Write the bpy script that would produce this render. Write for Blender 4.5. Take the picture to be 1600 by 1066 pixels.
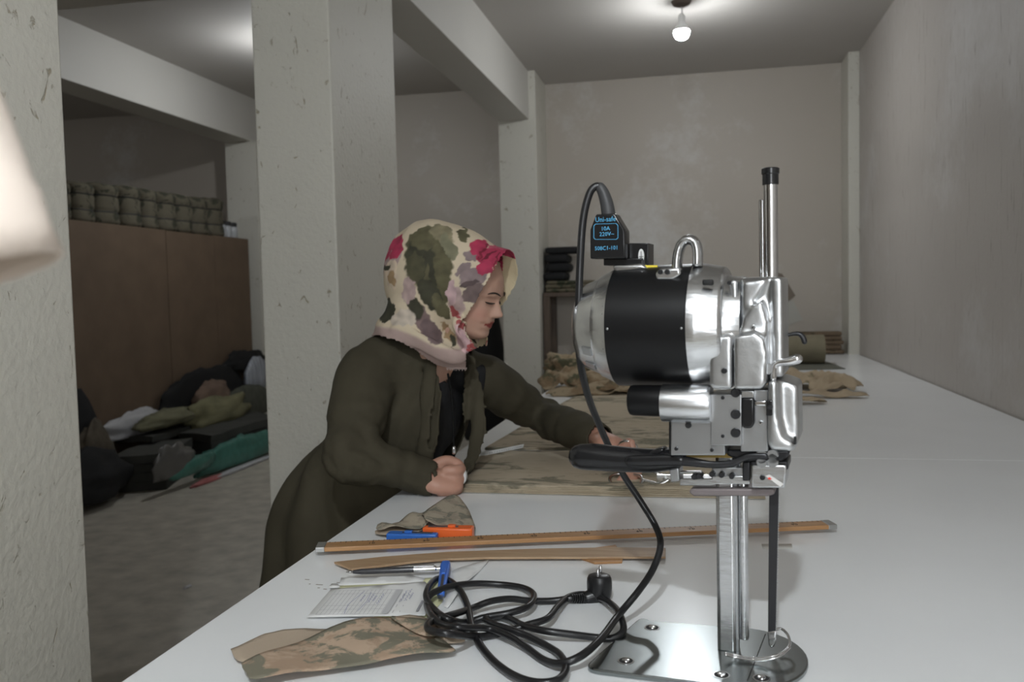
import bpy, bmesh, math, random
import numpy as np
from mathutils import Vector, Matrix, noise as mnoise

for _o in list(bpy.data.objects):
    bpy.data.objects.remove(_o, do_unlink=True)
SC = bpy.context.scene
COL = SC.collection
random.seed(7)
PI = math.pi

# ------------------------------------------------------------------ camera
FPX, YAW, PITCH, ROLL = 1362.3, .2097, .0549, -.0237
H = 1.27                    # camera height
T = 0.80                    # table top height
CAM = np.array([0, 0, H])
FW = np.array([-math.sin(YAW)*math.cos(PITCH), math.cos(YAW)*math.cos(PITCH), -math.sin(PITCH)])
_r0 = np.array([math.cos(YAW), math.sin(YAW), 0.]); _u0 = np.cross(_r0, FW)
RT = _r0*math.cos(ROLL)+_u0*math.sin(ROLL); UP = -_r0*math.sin(ROLL)+_u0*math.cos(ROLL)
cd = bpy.data.cameras.new('camera'); cam = bpy.data.objects.new('camera', cd); COL.objects.link(cam)
cd.sensor_width = 22.3; cd.lens = 22.3*FPX/1600; cd.clip_start = .02; cd.clip_end = 60
cam.matrix_world = Matrix(((RT[0], UP[0], -FW[0], 0), (RT[1], UP[1], -FW[1], 0), (RT[2], UP[2], -FW[2], H), (0, 0, 0, 1)))
cd.dof.use_dof = True; cd.dof.focus_distance = 1.45; cd.dof.aperture_fstop = 4.0
SC.camera = cam

# ------------------------------------------------------------------ light and exposure
SC.view_settings.view_transform = 'Standard'; SC.view_settings.look = 'None'
SC.view_settings.gamma = 1; SC.view_settings.use_curve_mapping = False
SC.view_settings.exposure = 1.52
BULB_STRENGTH = 150
NEAR_BULB = 540
LEFT_BULB = 190
FAR_BULB = 120
WINDOW_W = 12
w = bpy.data.worlds.new('world'); SC.world = w; w.use_nodes = True
w.node_tree.nodes['Background'].inputs[0].default_value = (.75, .82, .9, 1)
w.node_tree.nodes['Background'].inputs[1].default_value = .25
la = bpy.data.lights.new('window_daylight', 'AREA'); la.shape = 'RECTANGLE'; la.size = .95; la.size_y = 1.30
la.energy = WINDOW_W; la.color = (.93, .97, 1.0)
lo = bpy.data.objects.new('window_daylight', la); COL.objects.link(lo)
lo.location = (.52, -2.70, 1.70); lo.rotation_euler = (math.radians(90), 0, 0)
lo.rotation_euler = (math.radians(86), 0, 0)

# ------------------------------------------------------------------ pixel measuring helpers (photo 1600x1066)
def ray(x, y): return FW+RT*(x-800)/FPX-UP*(y-533)/FPX
def onZ(x, y, z=T): d = ray(x, y); return CAM+d*(z-H)/d[2]
def onY(x, y, Y): d = ray(x, y); return CAM+d*Y/d[1]
def onX(x, y, X): d = ray(x, y); return CAM+d*X/d[0]
def pix(p):
    v = np.asarray(p, float)-CAM; d = v@FW
    return np.stack([800+FPX*(v@RT)/d, 533-FPX*(v@UP)/d], -1)

# ------------------------------------------------------------------ materials
MATS = {}
def nt(name):
    m = bpy.data.materials.new(name); m.use_nodes = True
    n = m.node_tree.nodes; b = n['Principled BSDF']; return m, n, m.node_tree.links, b
def mat(name, col, rough=.6, metal=0., var=0., scale=20., bump=0., bscale=None, spec=None, sheen=0., trans=0., alpha=None, coat=0., stretch=(1, 1, 1)):
    if name in MATS: return MATS[name]
    m, n, l, b = nt(name)
    c = (*col, 1)
    b.inputs['Base Color'].default_value = c; b.inputs['Roughness'].default_value = rough; b.inputs['Metallic'].default_value = metal
    if spec is not None: b.inputs['Specular IOR Level'].default_value = spec
    if sheen: b.inputs['Sheen Weight'].default_value = sheen
    if trans: b.inputs['Transmission Weight'].default_value = trans
    if coat: b.inputs['Coat Weight'].default_value = coat
    if var or bump:
        tc = n.new('ShaderNodeTexCoord'); mp = n.new('ShaderNodeMapping'); mp.inputs['Scale'].default_value = stretch
        l.new(tc.outputs['Object'], mp.inputs[0])
    if var:
        t = n.new('ShaderNodeTexNoise'); t.inputs['Scale'].default_value = scale; t.inputs['Detail'].default_value = 5
        l.new(mp.outputs[0], t.inputs['Vector'])
        r = n.new('ShaderNodeValToRGB'); e = r.color_ramp.elements
        e[0].position = .3; e[1].position = .7
        e[0].color = tuple(max(0, x*(1-var)) for x in col)+(1,); e[1].color = tuple(min(1, x*(1+var)) for x in col)+(1,)
        l.new(t.outputs[0], r.inputs[0]); l.new(r.outputs[0], b.inputs['Base Color'])
    if bump:
        t2 = n.new('ShaderNodeTexNoise'); t2.inputs['Scale'].default_value = bscale or scale*4; t2.inputs['Detail'].default_value = 4
        l.new(mp.outputs[0], t2.inputs['Vector'])
        bp = n.new('ShaderNodeBump'); bp.inputs['Strength'].default_value = bump; bp.inputs['Distance'].default_value = .004
        l.new(t2.outputs[0], bp.inputs['Height']); l.new(bp.outputs[0], b.inputs['Normal'])
    MATS[name] = m; return m
def camo(name, base, dark, scale=14., thr=.56, brown=None, stretch=(1, 1, 1)):
    if name in MATS: return MATS[name]
    m, n, l, b = nt(name); b.inputs['Roughness'].default_value = .9; b.inputs['Specular IOR Level'].default_value = .15
    tc = n.new('ShaderNodeTexCoord'); mp = n.new('ShaderNodeMapping'); mp.inputs['Scale'].default_value = stretch
    l.new(tc.outputs['Object'], mp.inputs[0])
    def layer(sc, lo_, hi_, off):
        t = n.new('ShaderNodeTexNoise'); t.inputs['Scale'].default_value = sc; t.inputs['Detail'].default_value = 6; t.inputs['Roughness'].default_value = .68
        t.inputs['Distortion'].default_value = .6
        a = n.new('ShaderNodeVectorMath'); a.operation = 'ADD'; a.inputs[1].default_value = (off, off*.7, off*1.3)
        l.new(mp.outputs[0], a.inputs[0]); l.new(a.outputs[0], t.inputs['Vector'])
        r = n.new('ShaderNodeValToRGB'); r.color_ramp.elements[0].position = lo_; r.color_ramp.elements[1].position = hi_
        l.new(t.outputs[0], r.inputs[0]); return r.outputs[0]
    def mixc(f, a, bb):
        x = n.new('ShaderNodeMix'); x.data_type = 'RGBA'; l.new(f, x.inputs[0])
        if isinstance(a, tuple): x.inputs[6].default_value = (*a, 1)
        else: l.new(a, x.inputs[6])
        x.inputs[7].default_value = (*bb, 1); return x.outputs[2]
    c = base
    if brown: c = mixc(layer(scale*.6, thr-.02, thr+.05, 9.), c, brown)
    c = mixc(layer(scale, thr, thr+.05, 3.), c, dark)
    l.new(c, b.inputs['Base Color'])
    t2 = n.new('ShaderNodeTexNoise'); t2.inputs['Scale'].default_value = 60; l.new(tc.outputs['Object'], t2.inputs['Vector'])
    bp = n.new('ShaderNodeBump'); bp.inputs['Strength'].default_value = .25; bp.inputs['Distance'].default_value = .003
    l.new(t2.outputs[0], bp.inputs['Height']); l.new(bp.outputs[0], b.inputs['Normal'])
    MATS[name] = m; return m
def vcol(name, rough=.8, attr='Col', bump=0., sss=0., bscale=300.):
    m, n, l, b = nt(name); b.inputs['Roughness'].default_value = rough
    a = n.new('ShaderNodeAttribute'); a.attribute_name = attr; l.new(a.outputs['Color'], b.inputs['Base Color'])
    if sss:
        b.inputs['Subsurface Weight'].default_value = sss; b.inputs['Subsurface Radius'].default_value = (.01, .004, .002); b.inputs['Subsurface Scale'].default_value = .5
    if bump:
        tc = n.new('ShaderNodeTexCoord'); t2 = n.new('ShaderNodeTexNoise'); t2.inputs['Scale'].default_value = bscale; l.new(tc.outputs['Object'], t2.inputs['Vector'])
        bp = n.new('ShaderNodeBump'); bp.inputs['Strength'].default_value = bump; bp.inputs['Distance'].default_value = .002
        l.new(t2.outputs[0], bp.inputs['Height']); l.new(bp.outputs[0], b.inputs['Normal'])
    return m
def emit(name, col, s):
    m, n, l, b = nt(name); b.inputs['Emission Color'].default_value = (*col, 1); b.inputs['Emission Strength'].default_value = s
    b.inputs['Base Color'].default_value = (*col, 1); return m
def plaster(name, col, fleck, thr=.63, fsc=(9, 9, 4), bump=.35, rough=.55, patch=None):
    """painted plaster: trowelled relief, short brownish flecks, optional pale patches"""
    m, n, l, b = nt(name); b.inputs['Roughness'].default_value = rough
    tc = n.new('ShaderNodeTexCoord')
    mp = n.new('ShaderNodeMapping'); mp.inputs['Scale'].default_value = fsc; l.new(tc.outputs['Object'], mp.inputs[0])
    t = n.new('ShaderNodeTexNoise'); t.inputs['Scale'].default_value = 5; t.inputs['Detail'].default_value = 7; t.inputs['Distortion'].default_value = 1.4; t.inputs['Roughness'].default_value = .6
    l.new(mp.outputs[0], t.inputs['Vector'])
    r = n.new('ShaderNodeValToRGB'); r.color_ramp.elements[0].position = thr; r.color_ramp.elements[1].position = thr+.07
    l.new(t.outputs[0], r.inputs[0])
    t0 = n.new('ShaderNodeTexNoise'); t0.inputs['Scale'].default_value = 1.3; t0.inputs['Detail'].default_value = 4; l.new(tc.outputs['Object'], t0.inputs['Vector'])
    r0 = n.new('ShaderNodeValToRGB'); r0.color_ramp.elements[0].color = (*[x*.93 for x in col], 1); r0.color_ramp.elements[1].color = (*[min(1, x*1.06) for x in col], 1)
    l.new(t0.outputs[0], r0.inputs[0])
    src = r0.outputs[0]
    if patch:
        tp = n.new('ShaderNodeTexNoise'); tp.inputs['Scale'].default_value = 1.1; tp.inputs['Detail'].default_value = 9; tp.inputs['Roughness'].default_value = .72
        l.new(tc.outputs['Object'], tp.inputs['Vector'])
        rp = n.new('ShaderNodeValToRGB'); rp.color_ramp.elements[0].position = .53; rp.color_ramp.elements[1].position = .72; l.new(tp.outputs[0], rp.inputs[0])
        mp_ = n.new('ShaderNodeMix'); mp_.data_type = 'RGBA'; l.new(rp.outputs[0], mp_.inputs[0]); l.new(src, mp_.inputs[6]); mp_.inputs[7].default_value = (*patch, 1)
        src = mp_.outputs[2]
    mx = n.new('ShaderNodeMix'); mx.data_type = 'RGBA'; l.new(r.outputs[0], mx.inputs[0]); l.new(src, mx.inputs[6]); mx.inputs[7].default_value = (*fleck, 1)
    l.new(mx.outputs[2], b.inputs['Base Color'])
    t2 = n.new('ShaderNodeTexNoise'); t2.inputs['Scale'].default_value = 70; t2.inputs['Detail'].default_value = 3; l.new(tc.outputs['Object'], t2.inputs['Vector'])
    sm = n.new('ShaderNodeMath'); sm.operation = 'SUBTRACT'; l.new(t2.outputs[0], sm.inputs[0]); l.new(r.outputs[0], sm.inputs[1])
    bp = n.new('ShaderNodeBump'); bp.inputs['Strength'].default_value = bump; bp.inputs['Distance'].default_value = .004
    l.new(sm.outputs[0], bp.inputs['Height']); l.new(bp.outputs[0], b.inputs['Normal'])
    MATS[name] = m; return m
def wood(name, c1, c2, axis_scale=(2, 40, 40), rough=.45):
    if name in MATS: return MATS[name]
    m, n, l, b = nt(name); b.inputs['Roughness'].default_value = rough
    tc = n.new('ShaderNodeTexCoord'); mp = n.new('ShaderNodeMapping'); mp.inputs['Scale'].default_value = axis_scale; l.new(tc.outputs['Object'], mp.inputs[0])
    t = n.new('ShaderNodeTexNoise'); t.inputs['Scale'].default_value = 3; t.inputs['Detail'].default_value = 6; l.new(mp.outputs[0], t.inputs['Vector'])
    r = n.new('ShaderNodeValToRGB'); r.color_ramp.elements[0].position = .35; r.color_ramp.elements[1].position = .65
    r.color_ramp.elements[0].color = (*c1, 1); r.color_ramp.elements[1].color = (*c2, 1)
    l.new(t.outputs[0], r.inputs[0]); l.new(r.outputs[0], b.inputs['Base Color']); MATS[name] = m; return m

# ------------------------------------------------------------------ mesh helpers
def catmull(pts, k=6, closed=False):
    P = [np.asarray(p, float) for p in pts]; out = []; n = len(P)
    rng = n if closed else n-1
    for i in range(rng):
        p0 = P[(i-1) % n] if (closed or i > 0) else 2*P[0]-P[1]
        p1 = P[i]; p2 = P[(i+1) % n]
        p3 = P[(i+2) % n] if (closed or i+2 < n) else 2*P[-1]-P[-2]
        for j in range(k):
            t = j/k; out.append(.5*((2*p1)+(-p0+p2)*t+(2*p0-5*p1+4*p2-p3)*t*t+(-p0+3*p1-3*p2+p3)*t**3))
    if not closed: out.append(P[-1])
    return out
class MB:
    def __init__(s): s.v = []; s.f = []
    def add(s, v, f):
        o = len(s.v); s.v += [tuple(map(float, x)) for x in v]; s.f += [tuple(i+o for i in q) for q in f]; return s
    def box(s, lo, hi):
        x0, y0, z0 = lo; x1, y1, z1 = hi
        return s.add([(x0,y0,z0),(x1,y0,z0),(x1,y1,z0),(x0,y1,z0),(x0,y0,z1),(x1,y0,z1),(x1,y1,z1),(x0,y1,z1)],
                     [(3,2,1,0),(4,5,6,7),(0,1,5,4),(1,2,6,5),(2,3,7,6),(3,0,4,7)])
    def loft(s, rings, caps=True, closed=True):
        n = len(rings[0]); v = [p for r in rings for p in r]; f = []
        for i in range(len(rings)-1):
            for j in range(n if closed else n-1):
                a = i*n+j; b = i*n+(j+1) % n; f.append((a, b, b+n, a+n))
        if caps: f.append(tuple(range(n))[::-1]); f.append(tuple(range((len(rings)-1)*n, len(rings)*n)))
        return s.add(v, f)
    def prism(s, poly, lo, hi, axis=1):
        """poly of (a,b) in the plane of the other two axes, extruded from lo to hi along axis"""
        def mk(p, t):
            q = list(p); q.insert(axis, t); return q
        return s.loft([[mk(p, lo) for p in poly], [mk(p, hi) for p in poly]])
    def lathe(s, prof, center, axis=2, n=32):
        """prof: (t along axis, radius)"""
        rings = []
        for t, r in prof:
            ring = []
            for k in range(n):
                a = 2*PI*k/n; c_, s_ = r*math.cos(a), r*math.sin(a)
                p = [c_, s_]; p.insert(axis, t)
                ring.append([p[i]+center[i] for i in range(3)])
            rings.append(ring)
        return s.loft(rings)
    def tube(s, pts, rad, n=12, k=0, flat=1., up=(0, 0, 1), round_caps=True):
        pts = [np.asarray(p, float) for p in pts]
        rad = list(rad) if hasattr(rad, '__len__') else [rad]*len(pts)
        if k:
            q = catmull([np.append(p, r) for p, r in zip(pts, rad)], k); pts = [x[:3] for x in q]; rad = [max(1e-5, x[3]) for x in q]
        tang = []
        for i in range(len(pts)):
            a = pts[min(i+1, len(pts)-1)]-pts[max(i-1, 0)]; tang.append(a/(np.linalg.norm(a)+1e-12))
        if round_caps:
            r0, r1 = rad[0], rad[-1]
            for fr in (.5, .87):
                pass
            pre = [(pts[0]-tang[0]*r0*math.sin(a), r0*math.cos(a)) for a in (1.45, 1.05, .55)]
            post = [(pts[-1]+tang[-1]*r1*math.sin(a), r1*math.cos(a)) for a in (.55, 1.05, 1.45)]
            pts = [p for p, _ in pre]+pts+[p for p, _ in post]; rad = [r for _, r in pre]+rad+[r for _, r in post]
            tang = [tang[0]]*3+tang+[tang[-1]]*3
        u = np.asarray(up, float)
        if abs(u@tang[0]) > .95: u = np.array([1., 0, 0]) if abs(tang[0][0]) < .9 else np.array([0, 1., 0])
        rings = []
        for p, r, t in zip(pts, rad, tang):
            u = u-t*(u@t); u /= np.linalg.norm(u)+1e-12; w_ = np.cross(t, u)
            rings.append([p+u*r*math.cos(2*PI*j/n)+w_*r*flat*math.sin(2*PI*j/n) for j in range(n)])
        return s.loft(rings)
    def ellipsoid(s, c, rad, n=20, m=12, mtx=None):
        rings = []
        for i in range(m+1):
            th = PI*(i+.02)/(m+.04); rings.append([(rad[0]*math.sin(th)*math.cos(2*PI*j/n), rad[1]*math.sin(th)*math.sin(2*PI*j/n), rad[2]*math.cos(th)) for j in range(n)])
        rings = rings[::-1]
        R_ = []
        for r in rings:
            q = []
            for p in r:
                pv = np.array(p)
                if mtx is not None: pv = np.asarray(mtx)@pv
                q.append(pv+np.asarray(c, float))
            R_.append(q)
        return s.loft(R_)
    def mesh(s, name='m'):
        me = bpy.data.meshes.new(name); me.from_pydata(s.v, [], s.f); me.update(); return me
    def build(s, name, m, parent=None, smooth=False, bevel=0., seg=2, angle=35, fixn=True, **kw):
        me = s.mesh(name)
        if fixn:
            bm = bmesh.new(); bm.from_mesh(me); bmesh.ops.recalc_face_normals(bm, faces=bm.faces); bm.to_mesh(me); bm.free()
        return link(name, me, m, parent, smooth, bevel, seg, angle, **kw)
def link(name, me, m, parent=None, smooth=False, bevel=0., seg=2, angle=35, **kw):
    me.materials.clear()
    if m: me.materials.append(m)
    o = bpy.data.objects.new(name, me); COL.objects.link(o)
    if parent: o.parent = parent
    if bevel:
        b = o.modifiers.new('bevel', 'BEVEL'); b.width = bevel; b.segments = seg; b.limit_method = 'ANGLE'; b.angle_limit = math.radians(30)
    if smooth:
        me.polygons.foreach_set('use_smooth', [True]*len(me.polygons))
        if smooth == 'auto': me.set_sharp_from_angle(angle=math.radians(angle))
    for k_, v_ in kw.items(): o[k_] = v_
    return o
def tag(o, label=None, cat=None, group=None, kind=None):
    if label: o['label'] = label
    if cat: o['category'] = cat
    if group: o['group'] = group
    if kind: o['kind'] = kind
    return o
def thing(name, label, cat, loc=(0, 0, 0), rz=0., group=None):
    o = bpy.data.objects.new(name, None); COL.objects.link(o); o.location = loc; o.rotation_euler = (0, 0, rz); o.empty_display_size = .05
    return tag(o, label, cat, group)
def evaluated(me, mods):
    o = bpy.data.objects.new('tmp', me); COL.objects.link(o)
    for t, kw in mods:
        md = o.modifiers.new(t, t)
        for k_, v_ in kw.items(): setattr(md, k_, v_)
    dg = bpy.context.evaluated_depsgraph_get(); dg.update()
    r = bpy.data.meshes.new_from_object(o.evaluated_get(dg)); bpy.data.objects.remove(o, do_unlink=True); return r
def fuse(mb, voxel, smooth=4, factor=.5):
    me = mb.mesh('fuse'); bm = bmesh.new(); bm.from_mesh(me); bmesh.ops.recalc_face_normals(bm, faces=bm.faces); bm.to_mesh(me); bm.free()
    return evaluated(me, [('REMESH', dict(mode='VOXEL', voxel_size=voxel)), ('SMOOTH', dict(iterations=smooth, factor=factor))])
def getco(me):
    a = np.empty(len(me.vertices)*3); me.vertices.foreach_get('co', a); return a.reshape(-1, 3)
def setco(me, c): me.vertices.foreach_set('co', np.ascontiguousarray(c).ravel()); me.update()
def getno(me):
    a = np.empty(len(me.vertices)*3); me.vertices.foreach_get('normal', a); return a.reshape(-1, 3)
def setcol(me, c, name='Col'):
    at = me.color_attributes.new(name, 'FLOAT_COLOR', 'POINT'); d = np.ones((len(me.vertices), 4)); d[:, :3] = c; at.data.foreach_set('color', d.ravel())
def fnoise(co, scale, seed=0.):
    return np.array([mnoise.noise(Vector((p[0]*scale+seed, p[1]*scale+seed*1.7, p[2]*scale-seed))) for p in co])
def fractal(co, scale, seed=0., octv=3):
    return sum(fnoise(co, scale*2**i, seed+i*3.1)/2**i for i in range(octv))
def inpoly(P, poly):
    x, y = P[:, 0], P[:, 1]; r = np.zeros(len(P), bool); n = len(poly)
    for i in range(n):
        (x0, y0), (x1, y1) = poly[i], poly[(i+1) % n]
        c = ((y0 > y) != (y1 > y)) & (x < (x1-x0)*(y-y0)/((y1-y0) if y1 != y0 else 1e-9)+x0); r ^= c
    return r
def sheet(outline, z, zf=None, thick=.0015, maxlen=.02, smooth=True):
    """flat outline of (x,y) -> subdivided cloth/paper sheet with height function zf(x,y); real thickness"""
    bm = bmesh.new(); vs = [bm.verts.new((p[0], p[1], z)) for p in outline]; bm.faces.new(vs); bmesh.ops.triangulate(bm, faces=bm.faces)
    for it in range(9):
        e = [e for e in bm.edges if e.calc_length() > maxlen]
        if not e: break
        bmesh.ops.subdivide_edges(bm, edges=e, cuts=1); bmesh.ops.triangulate(bm, faces=bm.faces)
        bmesh.ops.beautify_fill(bm, faces=bm.faces, edges=bm.edges)
    if zf:
        for v in bm.verts: v.co.z = z+zf(v.co.x, v.co.y)
    me = bpy.data.meshes.new('sheet'); bmesh.ops.recalc_face_normals(bm, faces=bm.faces)
    if sum(f.normal.z for f in bm.faces) < 0: bmesh.ops.reverse_faces(bm, faces=bm.faces)
    bm.to_mesh(me); bm.free()
    return evaluated(me, [('SOLIDIFY', dict(thickness=thick, offset=-1.))])
def lump(c, rad, seed, amp=.25, scale=3., n=28, m=18, rz=0., flatten=True, fold=0.):
    """rumpled cloth heap / sack sitting on z = c[2]"""
    mb = MB().ellipsoid((0, 0, 0), (1, 1, 1), n, m); co = np.array(mb.v)
    d = fractal(co, scale*.5, seed, 3); co = co*(1+amp*d)[:, None]
    if fold: co = co*(1+fold*np.abs(fnoise(co*np.array([1, 1, .35]), 4.5, seed+5)))[:, None]
    co = co*np.array(rad)
    if flatten: co[:, 2] = np.maximum(co[:, 2], -rad[2]*.55)+rad[2]*.55
    cr, sr = math.cos(rz), math.sin(rz); x = co[:, 0]*cr-co[:, 1]*sr; y = co[:, 0]*sr+co[:, 1]*cr
    co = np.stack([x, y, co[:, 2]], 1)+np.array(c); mb.v = [tuple(p) for p in co]; return mb
def text_mesh(body, size, depth=.0002):
    cu = bpy.data.curves.new('txt', 'FONT'); cu.body = body; cu.size = size; cu.extrude = depth; cu.align_x = 'CENTER'; cu.align_y = 'CENTER'; cu.resolution_u = 2
    o = bpy.data.objects.new('txt', cu); COL.objects.link(o); dg = bpy.context.evaluated_depsgraph_get(); dg.update()
    me = bpy.data.meshes.new_from_object(o.evaluated_get(dg)); bpy.data.objects.remove(o, do_unlink=True); return me

# ------------------------------------------------------------------ the room
XW, CEIL, XB, XBL, ZB, YB = 1.078, 2.823, -1.140, -1.361, 2.487, 6.544
XB2, XBL2, CEIL2, ZB2, YB2, YP2 = -4.176, -4.454, 3.211, 2.791, 8.18, 7.78
YF, XL = -2.8, -7.2
m_wall = plaster('plaster_beige', (.455, .41, .355), (.40, .36, .31), thr=.70, fsc=(6, 6, 6), bump=.2, patch=(.60, .59, .57))
m_wallr = plaster('plaster_streaked', (.455, .42, .385), (.33, .295, .26), thr=.60, fsc=(9, 9, .8), bump=.25, patch=(.56, .54, .52))
m_pillar = plaster('plaster_pillar', (.60, .58, .515), (.36, .32, .24), thr=.625, fsc=(6, 6, 4), bump=.5)
m_beam = plaster('plaster_beam', (.58, .56, .52), (.5, .47, .42), thr=.75, bump=.15)
m_ceil = plaster('plaster_ceiling', (.47, .445, .415), (.44, .42, .4), thr=.75, bump=.15, rough=.8)
m_floor = mat('terrazzo_floor', (.44, .41, .35), .55, var=.2, scale=9, bump=.15, bscale=60)
def struct(name, lo, hi, m, bevel=.0):
    o = MB().box(lo, hi).build(name, m, bevel=bevel); o['kind'] = 'structure'; return o
struct('floor', (XL-.1, YF-.1, -.1), (XW+.1, YB2+.1, 0), m_floor)
struct('ceiling', (XB-.1, YF-.1, CEIL), (XW+.1, YB+.1, CEIL+.1), m_ceil)
struct('ceiling_left', (XL-.1, YF-.1, CEIL2), (XB-.1, YB2+.1, CEIL2+.1), m_ceil)
struct('wall_right', (XW, YF, 0), (XW+.1, YB+.1, CEIL), m_wallr)
struct('wall_back', (XB+.04, YB, 0), (XW, YB+.1, CEIL), m_wall)
struct('wall_back_left', (XL, YB2, 0), (XB-.1, YB2+.1, CEIL2), m_wall)
struct('wall_left', (XL-.1, YF, 0), (XL, YB2, CEIL2), m_wall)
fw_ = MB()
for lo_, hi_ in (((XL, YF-.1, 0), (.0, YF, CEIL2)), ((1.04, YF-.1, 0), (XW, YF, CEIL)), ((.0, YF-.1, 0), (1.04, YF, 1.0)), ((.0, YF-.1, 2.45), (1.04, YF, CEIL2))):
    fw_.box(lo_, hi_)
fw_.build('wall_front', m_wall)['kind'] = 'structure'
wn = MB().box((.0, YF-.06, 1.0), (.05, YF-.01, 2.45)).box((.99, YF-.06, 1.0), (1.04, YF-.01, 2.45)).box((.05, YF-.06, 1.0), (.99, YF-.01, 1.06)).box((.05, YF-.06, 2.39), (.99, YF-.01, 2.45)).box((.49, YF-.06, 1.06), (.55, YF-.01, 2.39))
win = wn.build('window_1', mat('white_pvc', (.8, .8, .8), .4)); win['kind'] = 'structure'
MB().box((.05, YF-.04, 1.06), (.49, YF-.03, 2.39)).build('pane', mat('window_glass', (.9, .95, 1), .05, trans=1.), win)
MB().box((.55, YF-.04, 1.06), (.99, YF-.03, 2.39)).build('pane', MATS['window_glass'], win)
# pillars, pilasters and beams
struct('pillar_middle', (-1.411, 2.662, 0), (XB, 3.279, ZB), m_pillar, .006)
struct('pillar_near', (-1.411, .80, 0), (XB, 1.4286, ZB), m_pillar, .006)
struct('pilaster_back', (XBL, 6.106, 0), (-1.092, YB2, CEIL2), m_pillar, .004)
struct('pilaster_right', (1.006, 6.25, 0), (XW, YB, CEIL), m_pillar, .004)
struct('pilaster_left', (XBL2, YP2, 0), (XB2+.05, YB2, ZB2), m_pillar, .004)
struct('beam_middle', (XBL, YF, ZB), (XB, 6.106, CEIL2), m_beam, .004)
struct('beam_left', (XBL2, YF, ZB2), (XB2, YB2, CEIL2), m_beam, .004)
_p = onZ(165, 9, ZB2)
struct('beam_cross', (XBL2, _p[1]-.3, ZB2), (XBL, _p[1], CEIL2), m_beam, .004)

# ------------------------------------------------------------------ bare bulbs
m_bulb = emit('bulb_glow', (.93, .97, 1.), BULB_STRENGTH); m_bulbn = emit('bulb_glow_near', (.90, .96, 1.), NEAR_BULB); m_bulbl = emit('bulb_glow_left', (.93, .97, 1.), LEFT_BULB); m_bulbf = emit('bulb_glow_far', (.93, .97, 1.), FAR_BULB)
m_wplastic = mat('white_plastic', (.75, .75, .74), .35)
m_rose = mat('brown_rose', (.10, .075, .06), .6)
def bulb(label, x, y, z, ceil, mb_=None):
    t = thing('hanging_bulb', label, 'light bulb', (x, y, z), group='bare bulbs on short wires')
    MB().lathe([(-.052, .004), (-.05, .018), (-.04, .033), (-.02, .0415), (-.004, .0415)], (0, 0, 0), n=24).build('glass_globe', mb_ or m_bulb, t, smooth=True)
    MB().lathe([(-.004, .0418), (.010, .040), (.032, .024), (.05, .019), (.075, .019), (.085, .012), (.09, .004)], (0, 0, 0), n=20).build('lamp_holder', m_wplastic, t, smooth='auto')
    MB().tube([(0, 0, .088), (.004, 0, (ceil-z)*.6), (0, 0, ceil-z-.01)], .003, 8, 4).build('wire', mat('grey_wire', (.3, .3, .3), .5), t, smooth=True)
    MB().lathe([(ceil-z-.03, .02), (ceil-z-.02, .045), (ceil-z-.001, .055)], (0, 0, 0), n=24).build('ceiling_rose', m_rose, t, smooth='auto')
    return t
_c = onZ(1062, 2, CEIL); _b = onY(1065, 47, _c[1])
bulb('bare glowing white bulb hanging from the ceiling above the far table', _b[0], _b[1], _b[2], CEIL)
_c2 = onZ(440, 66, CEIL2-.02)
bulb('bare glowing bulb hidden behind the middle pillar in the left bay', _c2[0], _c2[1], CEIL2-.20, CEIL2, m_bulbl)
bulb('bare glowing bulb above the near end of the table, behind the viewer', -.05, -.6, CEIL-.22, CEIL, m_bulbn)

bulb('bare glowing bulb in the far left bay beyond the brown partition', -5.9, 4.6, CEIL2-.22, CEIL2, m_bulbf)

# ------------------------------------------------------------------ cutting table
XT0, XT1, YT0, YT1 = -.703, 1.07, .40, 6.38
m_lam = mat('white_laminate', (.90, .915, .925), .22, var=.02, scale=3, bump=.02, bscale=8)
m_leg = mat('grey_steel_frame', (.22, .22, .23), .45, metal=.6)
tb = thing('cutting_table', 'long white laminate cutting table running along the right wall', 'table', (0, 0, 0))
ys = [YT0, 2.485, 4.42, YT1]
for i in range(3):
    MB().box((XT0, ys[i]+(.003 if i else 0), T-.028), (XT1, ys[i+1], T)).build('tabletop', m_lam, tb, bevel=.0003)
pm = MB()
for x_, y_, l_ in ((480, 906, .008), (484, 913, .003), (499, 914, .012), (521, 916, .006), (530, 911, .009), (537, 913, .006), (498, 919, .004), (508, 921, .006)):
    q_ = onZ(x_, y_); pm.box((q_[0]-l_/2, q_[1]-.0012, T+.0001), (q_[0]+l_/2, q_[1]+.0012, T+.0003))
pm.build('ink_marks', mat('faded_ink', (.25, .22, .18), .8), tb)['kind'] = 'stuff'
MB().box((XT0+.06, YT0+.06, T-.10), (XT0+.10, YT1-.06, T-.028)).build('side_rail', m_leg, tb)
MB().box((XT1-.10, YT0+.06, T-.10), (XT1-.06, YT1-.06, T-.028)).build('side_rail', m_leg, tb)
for y in (YT0+.08, 2.45, 4.4, YT1-.12):
    for x in (XT0+.06, XT1-.10):
        MB().box((x, y, 0), (x+.04, y+.04, T-.10)).build('leg', m_leg, tb, bevel=.003)
    MB().box((XT0+.1, y, T-.09), (XT1-.1, y+.03, T-.05)).build('cross_rail', m_leg, tb)

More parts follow.
